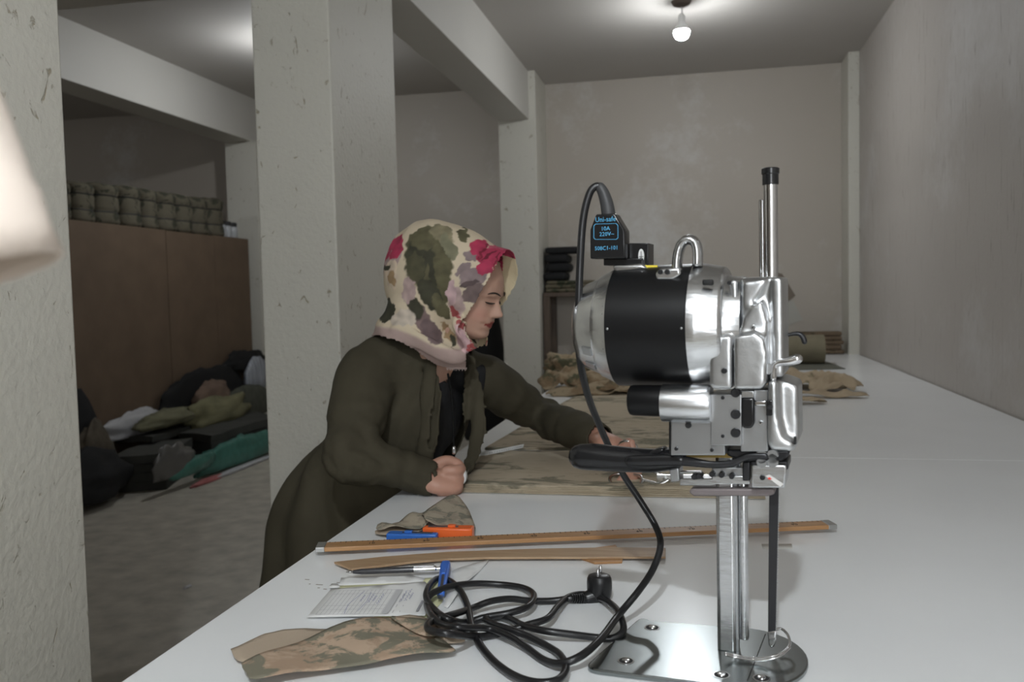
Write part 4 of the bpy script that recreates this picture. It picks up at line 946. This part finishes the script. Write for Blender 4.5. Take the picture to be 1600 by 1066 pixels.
def lerp(a, b, t): return np.asarray(a)*(1-t)+np.asarray(b)*t
body = MB()
body.loft(head_rings())
body.tube([NECK+np.array([-.02, 0, -.06]), hw_((-.018, 0, .02)), hw_((-.012, 0, .08))], [.062, .054, .055], 20, 4)
body.tube([PELV, WAIST, CHEST, NECK+np.array([-.035, 0, -.05])], [.115, .098, .102, .062], 24, 5, flat=.95)
body.tube([lerp(S_R, S_L, .08), lerp(S_R, S_L, .5)+np.array([-.025, 0, .0]), lerp(S_R, S_L, .92)], [.050, .062, .050], 18, 5)
for S_, E_, W_ in ((S_R, E_R, W_R), (S_L, E_L, W_L)):
    body.tube([S_, lerp(S_, E_, .5), E_, lerp(E_, W_, .35), W_], [.050, .043, .036, .037, .027], 16, 5)
for h_, f_ in ((HIP_R, FT_R), (HIP_L, FT_L)):
    kn_ = lerp(h_, f_, .5)+np.array([.03, 0, 0]); an_ = f_+np.array([0, 0, .08])
    body.tube([h_, lerp(h_, kn_, .5), kn_, lerp(kn_, an_, .4), an_], [.080, .070, .053, .050, .036], 16, 4)
    body.tube([f_+np.array([-.04, 0, .035]), f_+np.array([.06, 0, .03]), f_+np.array([.15, 0, .022])], [.032, .03, .022], 14, 3, flat=1.25)
# near (right) hand: fist resting on its little finger side, back of the hand to the viewer
HR = J(680, 752, 1.945)
fx = np.array([.985, .05, -.16]); fx /= np.linalg.norm(fx); fz = np.array([.10, 0, 1.]); fz -= fx*(fz@fx); fz /= np.linalg.norm(fz); fy = np.cross(fz, fx)      # along the hand, thumb side up, away from viewer
def hr(a, b, c): return HR+(fx*a+fy*b+fz*c)*1.22
body.tube([W_R, hr(-.022, .0, .004), hr(.004, 0, .002), hr(.026, .003, .0)], [.029, .036, .042, .036], 20, 4, flat=.60, up=tuple(fz))
for k, (c, ln) in enumerate(((.027, .040), (.009, .043), (-.009, .040), (-.026, .033))):
    body.tube([hr(.018, -.004, c*.9), hr(.038, .002, c), hr(.043+.002*(k == 1), .022, c*.95), hr(.026, .034, c*.9), hr(.008, .026, c*.85)], [.0125, .0128, .0118, .0108, .0092], 12, 4)
body.tube([hr(-.012, .014, .024), hr(.010, .026, .036), hr(.032, .032, .034), hr(.044, .028, .026)], [.0155, .0145, .0122, .010], 12, 4)
# far (left) hand closed in the shears' rings
HL_ = J(962, 706, 2.14)
gx = np.array([.78, -.30, -.55]); gx /= np.linalg.norm(gx); gy = np.cross(np.array([0, 0, 1.]), gx); gy /= np.linalg.norm(gy); gz = np.cross(gx, gy)
def hg(a, b, c): return HL_+gx*a+gy*b+gz*c
body.tube([W_L, hg(-.030, 0, .006), hg(.000, .0, .004), hg(.026, 0, -.002)], [.027, .032, .037, .030], 20, 4, flat=.70, up=tuple(gy))
RING = J(977, 752, 2.075)
for k, b_ in enumerate((-.028, -.010, .009, .026)):
    tip = RING+np.array([-.018+.012*k, .004+.004*k, -.004])
    kn1 = hg(.036, b_, .0); kn2 = lerp(kn1, tip, .55)+np.array([.016, -.004, .004])
    body.tube([hg(.014, b_*.9, .002), kn1, kn2, tip], [.0110, .0105, .0095, .0080], 12, 4)
TH = J(981, 694, 2.09)
body.tube([hg(-.012, -.028, .0), hg(.014, -.036, .010), TH+np.array([.004, .0, .006]), TH+np.array([.014, -.012, -.016])], [.0135, .0125, .0105, .0085], 12, 4)
bme = fuse(body, .0042, 3, .5)
co = getco(bme); _k = (co[:, 0] > XT0) & (co[:, 2] < T+.0012) & (co[:, 2] > T-.05); co[_k, 2] = T+.0012; setco(bme, co); hc = (co-HO)@HM
skin = np.tile(np.array([.52, .315, .235]), (len(co), 1))
n1 = fractal(co, 18, 2., 2)[:, None]; skin *= 1+.05*n1
fm = (np.linalg.norm(hc-np.array([.05, 0, .08]), axis=1) < .14)
ay = np.abs(hc[:, 1])
lip = fm & (hc[:, 0] > .066) & (ay < .0255) & (hc[:, 2] > .0475-.0095*(1-(ay/.0255)**1.6)) & (hc[:, 2] < .0475+.0098*(1-(ay/.0255)**1.3))
skin[lip] = (.25, .035, .03)
blush = fm[:, None]*np.exp(-((ay-.045)/.02)**2-((hc[:, 2]-.07)/.02)**2)[:, None]; skin = skin*(1-blush*np.array([.0, .12, .10]))
skin[co[:, 2] < .62] = (.012, .012, .012)
hands = (np.linalg.norm(co-hr(.02, 0, 0), axis=1) < .09) | (np.linalg.norm(co-HL_, axis=1) < .13)
skin[hands] *= np.array([.96, .86, .84])
setcol(bme, skin)
m_skin = vcol('skin', .48, sss=.08)
wm = link('person', bme, m_skin, None, smooth=True)
tag(wm, 'woman in floral headscarf and dark olive coat leaning over the table to cut cloth', 'person')
m_hairdk = mat('dark_brow_hair', (.022, .014, .010), .6)
for s_ in (-1, 1):
    pts = [hw_((.0965-.55*abs(y-.012)**1.05, s_*y, .1225+.006*math.sin((y-.010)/.042*PI))) for y in (.012, .022, .032, .042, .050)]
    MB().tube(pts, [.0012, .0021, .0021, .0017, .0008], 8, 4).build('eyebrow', m_hairdk, wm, smooth=True)
    pts = [hw_((.0895-.50*max(0, y-.018)**1.02, s_*y, .1030-.0020*math.sin((y-.016)/.032*PI))) for y in (.017, .024, .031, .038, .046)]
    MB().tube(pts, [.0010, .0021, .0024, .0022, .0010], 8, 4).build('eyelashes', m_hairdk, wm, smooth=True)

# black blouse: torso shell just outside the body
bl = MB()
bl.tube([PELV+np.array([0, 0, -.05]), PELV, WAIST, CHEST, NECK+np.array([-.035, 0, -.03]), NECK+np.array([-.025, 0, .005])], [.12, .126, .110, .115, .080, .070], 28, 5, flat=.97)
bl.tube([lerp(S_R, S_L, .08), lerp(S_R, S_L, .5)+np.array([-.018, 0, .004]), lerp(S_R, S_L, .92)], [.060, .074, .060], 18, 5)
blm = fuse(bl, .009, 5); cb_ = getco(blm)
px_ = pix(cb_); 
setco(blm, cb_+getno(blm)*(.0035*np.sin(px_[:, 0]*.22+px_[:, 1]*.03))[:, None])
m_blouse = mat('black_blouse', (.006, .006, .007), .8, bump=.2, bscale=60)
bm = bmesh.new(); bm.from_mesh(blm); bm.faces.ensure_lookup_table()
fc = np.array([f.calc_center_median() for f in bm.faces]); pf = pix(fc)
vk = inpoly(pf, [(684, 560), (712, 560), (700, 590), (696, 598), (689, 585)]) & (np.array([f.normal.y for f in bm.faces]) < .2)
bmesh.ops.delete(bm, geom=[f for f, k in zip(bm.faces, vk) if k], context='FACES'); bm.to_mesh(blm); bm.free()
_c = getco(blm); _k = (_c[:, 2] < T+.006) & (_c[:, 0] > XT0-.006); _c[_k, 0] = XT0-.006; setco(blm, _c)
link('black_blouse', blm, m_blouse, wm, smooth=True)

# long dark olive coat
ct = MB()
ct.tube([PELV+np.array([-.07, 0, -.38]), PELV+np.array([-.06, 0, -.30]), PELV+np.array([-.035, 0, -.10]), PELV+np.array([-.02, 0, .06]), WAIST+np.array([-.014, 0, .02]), lerp(WAIST, CHEST, .55)+np.array([-.014, 0, 0]), CHEST+np.array([-.008, 0, .03]), NECK+np.array([-.035, 0, -.005])], [.225, .210, .185, .163, .152, .152, .154, .098], 32, 6, flat=.95)
ct.tube([S_R+np.array([0, 0, -.01]), lerp(S_R, S_L, .3)+np.array([-.03, 0, .030]), lerp(S_R, S_L, .72)+np.array([-.025, .01, .018]), S_L+np.array([-.01, 0, -.005])], [.078, .088, .082, .068], 20, 5)
ct.tube([S_R, lerp(S_R, E_R, .45), lerp(S_R, E_R, .85), E_R+np.array([-.004, 0, -.002]), lerp(E_R, W_R, .3), lerp(E_R, W_R, .7), lerp(E_R, W_R, .99)], [.080, .073, .064, .060, .058, .052, .049], 22, 6, flat=1.0)
ct.tube([S_L, lerp(S_L, E_L, .45), E_L, lerp(E_L, W_L, .5), lerp(E_L, W_L, .97)], [.070, .064, .056, .050, .043], 22, 6)
# hanging front panels
fp = lambda pts, r: ct.tube([J(*p) for p in pts], r, 14, 6, flat=.32, up=(1, 0, 0))
fp([(672, 556, 2.07), (672, 590, 2.02), (672, 640, 1.99), (668, 690, 1.99), (650, 735, 2.02)], [.024, .026, .030, .030, .022])
fp([(730, 556, 2.16), (740, 590, 2.15), (748, 650, 2.12), (742, 700, 2.12), (726, 748, 2.13)], [.022, .024, .026, .026, .018])
cme = fuse(ct, .0085, 7, .55)
cc_ = getco(cme); nn_ = getno(cme); pc_x = pix(cc_)
def seglen(P, a, b):
    ab = b-a; t = np.clip(((P-a)@ab)/(ab@ab), 0, 1); return t, np.linalg.norm(P-(a+t[:, None]*ab), axis=1)
dsp = .0055*fractal(cc_*np.array([1.2, 1.2, .55]), 8., 1., 3)
for (A_, B_, fr_, ph, amp) in ((S_R, E_R, 20., .3, .0045), (E_R, W_R, 26., 1.2, .005), (S_L, E_L, 22., .7, .004), (E_L, W_L, 24., 2., .004)):
    t_, d_ = seglen(cc_, A_, B_); msk = np.exp(-np.maximum(0, d_-.07)/.02)
    wv = fractal(cc_, 5., ph*5, 2)
    w_end = .35+.65*np.exp(-((t_-(1. if A_ is S_R or A_ is S_L else 0.))/.32)**2)
    dsp += amp*msk*w_end*np.sin(t_*fr_+wv*5.5+cc_[:, 2]*16+ph)
el = np.exp(-(np.linalg.norm(cc_-E_R, axis=1)/.11)**2)+.8*np.exp(-(np.linalg.norm(cc_-lerp(S_R, CHEST, .45), axis=1)/.10)**2)+.8*np.exp(-(np.linalg.norm(cc_-E_L, axis=1)/.11)**2)+.6*np.exp(-(np.linalg.norm(cc_-lerp(E_R, W_R, .7), axis=1)/.08)**2)
for sd_, fq in ((3., 11.), (9., 17.)):
    crz = np.clip(1-np.abs(fnoise(cc_@np.array([[1., 0, .5], [0, 1, 0], [-.5, 0, 1.]])*np.array([.6, .8, 1.5]), fq, sd_))*5.5, 0, 1); dsp -= .0065*crz*np.clip(el, 0, 1)
skm = 1/(1+np.exp((cc_[:, 2]-.86)/.04))
angs = np.arctan2(cc_[:, 1]-PELV[1], cc_[:, 0]-PELV[0]); dsp += skm*.011*np.sin(angs*9+2*fractal(cc_, 4., 8., 2))
tm = np.exp(-np.maximum(0, seglen(cc_, CHEST, WAIST)[1]-.17)/.03)*(1-skm)
dsp += tm*.0035*np.sin(pc_x[:, 0]*.16+pc_x[:, 1]*.06+fractal(cc_, 5., 4., 2)*4)
setco(cme, cc_+nn_*dsp[:, None])
bm = bmesh.new(); bm.from_mesh(cme); bm.faces.ensure_lookup_table()
fc = np.array([f.calc_center_median() for f in bm.faces]); fn = np.array([f.normal for f in bm.faces]); pf = pix(fc)
opening = [(690, 540), (738, 545), (735, 570), (727, 590), (724, 640), (729, 690), (724, 735), (700, 790), (655, 790), (664, 735), (670, 690), (675, 640), (680, 600), (686, 575)]
torso_d = np.minimum(seglen(fc, PELV, WAIST)[1], np.minimum(seglen(fc, WAIST, CHEST)[1], seglen(fc, CHEST, NECK)[1]))
facing = ((fc-CAM)*fn).sum(1) < 0
t_arm, d_arm = seglen(fc, E_R, W_R)
kill = inpoly(pf, opening) & facing & (d_arm > .075) & (fc[:, 1] < 2.26)
# cuffs: open sleeve ends
for A_, B_ in ((E_R, W_R), (E_L, W_L)):
    dirv = (B_-A_)/np.linalg.norm(B_-A_); kill |= (((fc-B_)@dirv) > -.002) & (np.linalg.norm(fc-B_, axis=1) < .062) & ((fn@dirv) > .3) & (np.abs(fc[:, 1]-B_[1]) < .06)
kill |= (fc[:, 2] < PELV[2]-.42)
# neck hole
bmesh.ops.delete(bm, geom=[f for f, k in zip(bm.faces, kill) if k], context='FACES')
# drop specks
seen = set(); isl = []
for v0 in bm.verts:
    if v0.index in seen: continue
    st = [v0]; seen.add(v0.index); comp = []
    while st:
        v = st.pop(); comp.append(v)
        for e in v.link_edges:
            o_ = e.other_vert(v)
            if o_.index not in seen: seen.add(o_.index); st.append(o_)
    isl.append(comp)
big = max(len(c) for c in isl); bmesh.ops.delete(bm, geom=[v for c in isl if len(c) < big*.05 for v in c], context='VERTS')
bm.to_mesh(cme); bm.free()
cme = evaluated(cme, [('SMOOTH', dict(iterations=2, factor=.4)), ('SOLIDIFY', dict(thickness=.004, offset=-1.)), ])
m_coat = mat('dark_olive_coat', (.064, .056, .037), .85, var=.12, scale=6, bump=.15, bscale=120, spec=.2)
_c = getco(cme); _k = (_c[:, 0] > XT0-.008) & (_c[:, 2] < T+.003) & (_c[:, 2] > T-.08); _c[_k, 2] = T+.003+(_c[_k, 2]-T)*.02; setco(cme, _c)
link('olive_coat', cme, m_coat, wm, smooth=True)

# lanyard hanging down the blouse
m_lan = mat('black_lanyard', (.010, .010, .010), .9, spec=.1)
lb = thing('lanyard_tmp', None, None); bpy.data.objects.remove(lb)
ly = MB().tube([J(700, 585, 2.02), J(706, 620, 1.985), J(708, 660, 1.98), J(709, 700, 1.985), J(710, 732, 1.99)], .0028, 8, 5).build('lanyard_cord', m_lan, wm, smooth=True)
MB().tube([J(709, 700, 1.981), J(709, 707, 1.981)], .0050, 10).build('lanyard_clip', MATS['chrome'], ly, smooth=True)

# headscarf
sc_ = MB()
def he(c, r): sc_.ellipsoid(hw_(c), r, 32, 22, HM)
he((-.105, 0, .120), (.122, .100, .134))
sc_.tube([hw_((-.11, 0, .132)), hw_((-.04, 0, .130)), hw_((.03, 0, .121)), hw_((.088, 0, .121))], [.122, .124, .115, .117], 36, 4, flat=.74, up=tuple(hu))
sc_.tube([hw_((-.07, 0, .08)), hw_((-.085, 0, .01)), hw_((-.09, 0, -.05)), NECK+np.array([-.060, -.01, -.045])], [.100, .100, .112, .135], 32, 5, flat=1.0)
sc_.tube([hw_((.045, 0, .035)), hw_((.035, 0, -.012)), hw_((.01, 0, -.045))], [.058, .058, .07], 20, 4)
sc_.tube([J(715, 500, 1.995), J(728, 528, 1.995), J(735, 545, 2.01)], [.015, .018, .012], 12, 4)
sc_.tube([J(620, 515, 2.0), J(665, 540, 1.985), J(705, 558, 1.99), J(726, 556, 2.01)], [.020, .022, .022, .016], 14, 5, flat=.5, up=(0, 0, 1))
sme = fuse(sc_, .0046, 6, .5)
s_co = getco(sme); s_no = getno(sme); hs = (s_co-HO)@HM; ps = pix(s_co)
sd = .0035*fractal(s_co, 9., 3., 3)+.0030*np.sin((ps[:, 0]*.8-ps[:, 1])*.13+3*fractal(s_co, 6., 1., 2))*np.clip((ps[:, 1]-430)/80, 0.15, 1)
setco(sme, s_co+s_no*sd[:, None])
bm = bmesh.new(); bm.from_mesh(sme); bm.faces.ensure_lookup_table()
fc = np.array([f.calc_center_median() for f in bm.faces]); hf_ = (fc-HO)@HM
# face opening: everything ahead of a slanted brim line, seen in head coordinates
vline = np.interp(hf_[:, 2], [-.03, -.012, .004, .015, .026, .054, .09, .12, .15, .19, .225, .24, .26], [.090, .078, .072, .058, .050, .049, .062, .072, .080, .084, .082, .080, .078])
kill = (hf_[:, 0] > vline+.010*np.clip(hf_[:, 1]/.06, 0, 1)*np.clip((.225-hf_[:, 2])/.05, 0, 1)) & (np.abs(hf_[:, 1]) < .14) & (hf_[:, 2] > -.012)
front = pix(fc); kill |= (hf_[:, 2] < -.012) & inpoly(front, [(728, 552), (800, 520), (800, 640), (728, 640)])
# lower hem line: keep the cloth above the shoulder hem
hem = np.interp(front[:, 0], [560, 590, 620, 650, 680, 705, 740], [524, 524, 532, 548, 570, 577, 577]); kill |= front[:, 1] > hem
bmesh.ops.delete(bm, geom=[f for f, k in zip(bm.faces, kill) if k], context='FACES')
bm.verts.ensure_lookup_table(); seen = set(); isl = []
for v0 in bm.verts:
    if v0.index in seen: continue
    st = [v0]; seen.add(v0.index); comp = []
    while st:
        v = st.pop(); comp.append(v)
        for e in v.link_edges:
            o_ = e.other_vert(v)
            if o_.index not in seen: seen.add(o_.index); st.append(o_)
    isl.append(comp)
big = max(len(c) for c in isl); bmesh.ops.delete(bm, geom=[v for c in isl if len(c) < big*.3 for v in c], context='VERTS')
bm.to_mesh(sme); bm.free()
sme = evaluated(sme, [('SOLIDIFY', dict(thickness=.0025, offset=-1.)), ('SUBSURF', dict(levels=1, render_levels=1))])
s_co = getco(sme); ps = pix(s_co); hs = (s_co-HO)@HM
# printed flowers: warped blobs laid out on the near side; the far side gets the mirrored print
near = hs[:, 1] < .01
pp_ = pix(HO+np.stack([hs[:, 0], -np.abs(hs[:, 1])*1., hs[:, 2]], 1)@HM.T)
wx = 6*fractal(s_co, 14., 5., 2)+4.5*fractal(s_co, 62., 7., 2); wy_ = 6*fractal(s_co, 14., 11., 2)+4.5*fractal(s_co, 62., 17., 2); X_ = pp_[:, 0]+wx; Y_ = pp_[:, 1]+wy_
CREAM, MAUVE, OLIV, DOL, CRIM, PINK, GREYM, ROSE, OCH = (.62, .52, .38), (.45, .33, .31), (.105, .095, .05), (.045, .043, .025), (.40, .035, .085), (.55, .38, .39), (.25, .19, .19), (.36, .08, .08), (.33, .22, .12)
col = np.tile(np.array(CREAM), (len(s_co), 1)); 
def blob(cx_, cy_, rx, ry, an, c, soft=.10, tex=.35):
    a = math.radians(an); dx, dy = X_-cx_, Y_-cy_; u = (dx*math.cos(a)+dy*math.sin(a))/rx; v = (-dx*math.sin(a)+dy*math.cos(a))/ry
    k = np.clip((1+soft-(u*u+v*v))/(2*soft), 0, 1)[:, None]; t_ = 1+tex*fractal(s_co, 40., cx_, 2)[:, None]
    global col; col = col*(1-k)+np.array(c)*t_*k
blob(610, 400, 16, 30, 10, MAUVE); blob(616, 388, 10, 20, 25, CRIM); blob(612, 430, 12, 22, 0, (.58, .47, .36)); blob(614, 436, 7, 11, 10, OCH)
blob(603, 484, 13, 17, 5, DOL); blob(606, 418, 6, 5, 0, DOL)
blob(668, 412, 34, 52, -14, OLIV); blob(655, 402, 20, 42, 8, DOL, .2); blob(684, 440, 19, 40, -8, OLIV); blob(676, 425, 4, 40, -10, DOL, .3); blob(665, 372, 24, 20, -25, OLIV); blob(650, 420, 14, 24, 0, (.07, .065, .035))
blob(692, 365, 22, 15, 20, (.24, .21, .13)); blob(702, 385, 10, 20, -10, (.20, .19, .12)); blob(725, 364, 7, 12, -20, OLIV)
blob(673, 462, 16, 30, -35, DOL); blob(690, 480, 10, 22, -30, OLIV)
blob(735, 400, 13, 10, 20, GREYM); blob(722, 422, 14, 8, -25, GREYM); blob(738, 436, 20, 15, 0, GREYM); blob(742, 460, 19, 13, -15, (.16, .115, .11)); blob(733, 446, 14, 4, -12, (.10, .07, .07))
blob(745, 385, 13, 15, 20, CRIM, .08); blob(768, 398, 24, 17, -15, CRIM, .06); blob(788, 392, 13, 14, 0, CRIM, .06); blob(757, 420, 14, 10, -35, CRIM, .06); blob(764, 400, 15, 2.2, -30, (.16, .012, .03), .3); blob(776, 410, 14, 2.0, -60, (.18, .012, .03), .3); blob(752, 392, 2.2, 16, 15, (.18, .012, .03), .3); blob(772, 386, 18, 2, 10, (.5, .10, .15), .3)
blob(714, 470, 13, 24, -10, MAUVE); blob(705, 456, 8, 18, 0, PINK); blob(712, 486, 12, 5, 55, ROSE); blob(722, 505, 9, 6, 20, ROSE)
blob(662, 502, 14, 34, -38, (.19, .13, .125)); blob(650, 482, 11, 20, -30, DOL, .2); blob(678, 520, 12, 22, -30, (.16, .11, .11)); blob(700, 520, 6, 18, -28, OCH); blob(706, 532, 4, 12, -20, DOL)
blob(632, 500, 22, 14, 10, (.56, .48, .40)); blob(640, 455, 9, 20, 0, MAUVE)
hemk = np.clip((pp_[:, 1]-(np.interp(pp_[:, 0], [580, 620, 650, 680, 705], [506, 512, 524, 540, 543])))/5, 0, 1)[:, None]; col = col*(1-hemk)+np.array([.42, .31, .28])*hemk
blob(723, 530, 9, 26, -22, (.56, .37, .38)); blob(738, 540, 8, 8, 0, ROSE)
inner = (hs[:, 1] > .035) & (hs[:, 0] > .05) & (hs[:, 2] < .215); col[inner] = np.array((.62, .52, .34))
setcol(sme, np.clip(col, .005, .9))
link('headscarf', sme, vcol('floral_scarf', .85, bump=.25, bscale=220), wm, smooth=True)
fr2 = MB()
for k in range(26):
    x = 698+k*1.25; p = J(x, 574.5, 2.0); fr2.tube([p, p+np.array([.001*math.sin(k*3), 0, -.006-.002*math.sin(k*1.7)])], .0005, 5, round_caps=False)
fr2.build('scarf_fringe', mat('fringe_thread', (.42, .33, .30), .9), wm)

# ------------------------------------------------------------------ shears and tape measure
m_shear = mat('shear_steel', (.62, .62, .61), .22, metal=1.)
PIV = J(1040, 748, 2.055); so = thing('fabric_shears', 'large steel tailor shears held in her far hand, cutting the plies', 'scissors', tuple(PIV))
def rel(p): return np.asarray(p)-PIV
lr = [rel(J(x, y, Yv)) for x, y, Yv in ((1003, 750, 2.06), (1000, 758, 2.045), (985, 763, 2.035), (965, 761, 2.04), (954, 754, 2.06), (954, 746, 2.085), (966, 741, 2.10), (985, 741, 2.095), (1000, 744, 2.08))]
MB().tube([np.asarray(p) for p in catmull(lr, 5, True)]+[lr[0]], .0040, 10).build('lower_finger_ring', m_shear, so, smooth=True)
MB().tube([lr[0], rel(J(1016, 754, 2.055)), rel(J(1030, 757, 2.05)), rel(J(1044, 751, 2.053))], [.004, .0045, .005, .006], 10, 5).build('lower_shank', m_shear, so, smooth=True)
ur = [rel(J(x, y, Yv)) for x, y, Yv in ((965, 701, 2.12), (968, 694, 2.10), (978, 689.5, 2.085), (990, 693, 2.085), (995, 702, 2.09), (990, 712, 2.10), (978, 715, 2.12), (968, 710, 2.13))]
MB().tube([np.asarray(p) for p in catmull(ur, 5, True)]+[ur[0]], .0036, 10).build('upper_thumb_ring', m_shear, so, smooth=True)
MB().tube([ur[4], rel(J(1006, 722, 2.08)), rel(J(1024, 738, 2.065)), rel(J(1044, 749, 2.058))], [.004, .0045, .0052, .006], 10, 5).build('upper_shank', m_shear, so, smooth=True)
MB().lathe([(-.007, .004), (-.006, .0062), (.006, .0062), (.007, .004)], (0, 0, 0), 1, 16).build('pivot_screw', m_steel, so, smooth='auto')
for nm, dz, dy in (('lower_blade', -.003, -.0025), ('upper_blade', .005, .0025)):
    e1 = rel(J(1140, 757 if dz < 0 else 742, 2.06)); MB().prism([(-.02, -.010), (.01, -.011), (e1[0], e1[2]-.001), (e1[0]+.006, e1[2]+.001), (.01, .010), (-.02, .010)], dy-.0014, dy+.0014, 1).build(nm, m_shear, so, bevel=.0006)
TC = J(713, 744, 1.972); tm_ = thing('tape_measure', 'white round tape measure held in her near hand', 'tape measure', tuple(TC))
MB().lathe([(-.0075, .016), (-.0075, .0235), (-.006, .0255), (.006, .0255), (.0075, .0235), (.0075, .016)], (0, 0, 0), 1, 36).build('case', m_wplastic, tm_, smooth='auto')
MB().lathe([(-.0082, .001), (-.0082, .0155), (-.006, .016)], (0, 0, 0), 1, 28).build('printed_disc', mat('greenish_disc', (.34, .36, .28), .5), tm_, smooth='auto')
tp = [(746, 713), (762, 708.5), (785, 704), (804, 700), (818, 697)]
pts = [onZ(x, y, T+.0215+.006*math.sin(i*1.2)**2)-TC for i, (x, y) in enumerate(tp)]
pts = [np.array([.012, .02, -.012])]+pts
rg = []
for i, p in enumerate(catmull(pts, 5)):
    rg.append([p+np.array([0, -.010, -.0034]), p+np.array([0, .010, .0034]), p+np.array([0, .010, .0042]), p+np.array([0, -.010, -.0026])])
tape = MB().loft(rg).build('tape_strip', mat('tape_white', (.72, .72, .70), .5), tm_)
tkm = MB()
cr_ = catmull(pts, 12)
for i, p in enumerate(cr_[14:-1]):
    if i % 2 == 0: tkm.box(tuple(p+np.array([-.0006, -.0072, .0002])), tuple(p+np.array([.0006, -.002, .0009])))
tkm.build('tape_marks', m_ink, tape)
pz = [onZ(x, y, T+.002)-TC for x, y in ((650, 768), (662, 766), (664, 772), (652, 774))]
MB().prism([(p[0], p[1]) for p in pz], T+.001-TC[2], T+.002-TC[2], 2).build('tape_end', MATS['tape_white'], tm_)

# ------------------------------------------------------------------ pale cloth sleeve close to the viewer at the left edge
D0 = .34
def near_pt(x, y, d): r_ = ray(x, y); return CAM+r_*d
sl = []
for yb_, xb_, r_ in ((-420, -210, .044), (-200, -135, .042), (0, -66, .039), (170, -2, .035), (275, 44, .029), (292, 55, .0315), (345, 74, .033), (392, 92, .0325)):
    k_ = r_*FPX/D0; sl.append(((xb_-.95*k_, yb_+.30*k_), r_))
rings = []
for i, ((x, y), r_) in enumerate(sl):
    c = near_pt(x, y, D0); ring = []
    tl = np.array([-.36, -.93]) if i < len(sl)-1 else np.array([-.36, -.93])
    ax = RT*.965-UP*-.26; 
    for j in range(32):
        a = 2*PI*j/32; dd = 1+.06*mnoise.noise(Vector((math.cos(a)*2, math.sin(a)*2, i*.8)))
        ring.append(c+(RT*.95+UP*.30)*r_*math.cos(a)*dd+FW*r_*.7*math.sin(a)*dd)
    rings.append(ring)
cen = np.mean(rings[-1], 0)
inn = [[cen+(p-cen)*.93 for p in rings[-1]]]+[[np.mean(r, 0)+(p-np.mean(r, 0))*.93 for p in r] for r in rings[::-1][1:4]]
c0_ = np.mean(rings[4], 0); rr2 = [[p-c0_ for p in r] for r in rings+inn]
so_ = thing('hanging_sleeve', 'blurred pale cream sleeve end hanging close to the viewer at the left edge', 'garment', tuple(c0_))
MB().loft(rr2, caps=False).build('sleeve', mat('pale_cream_cloth', (.78, .68, .60), .85, bump=.1, bscale=80), so_, smooth=True)
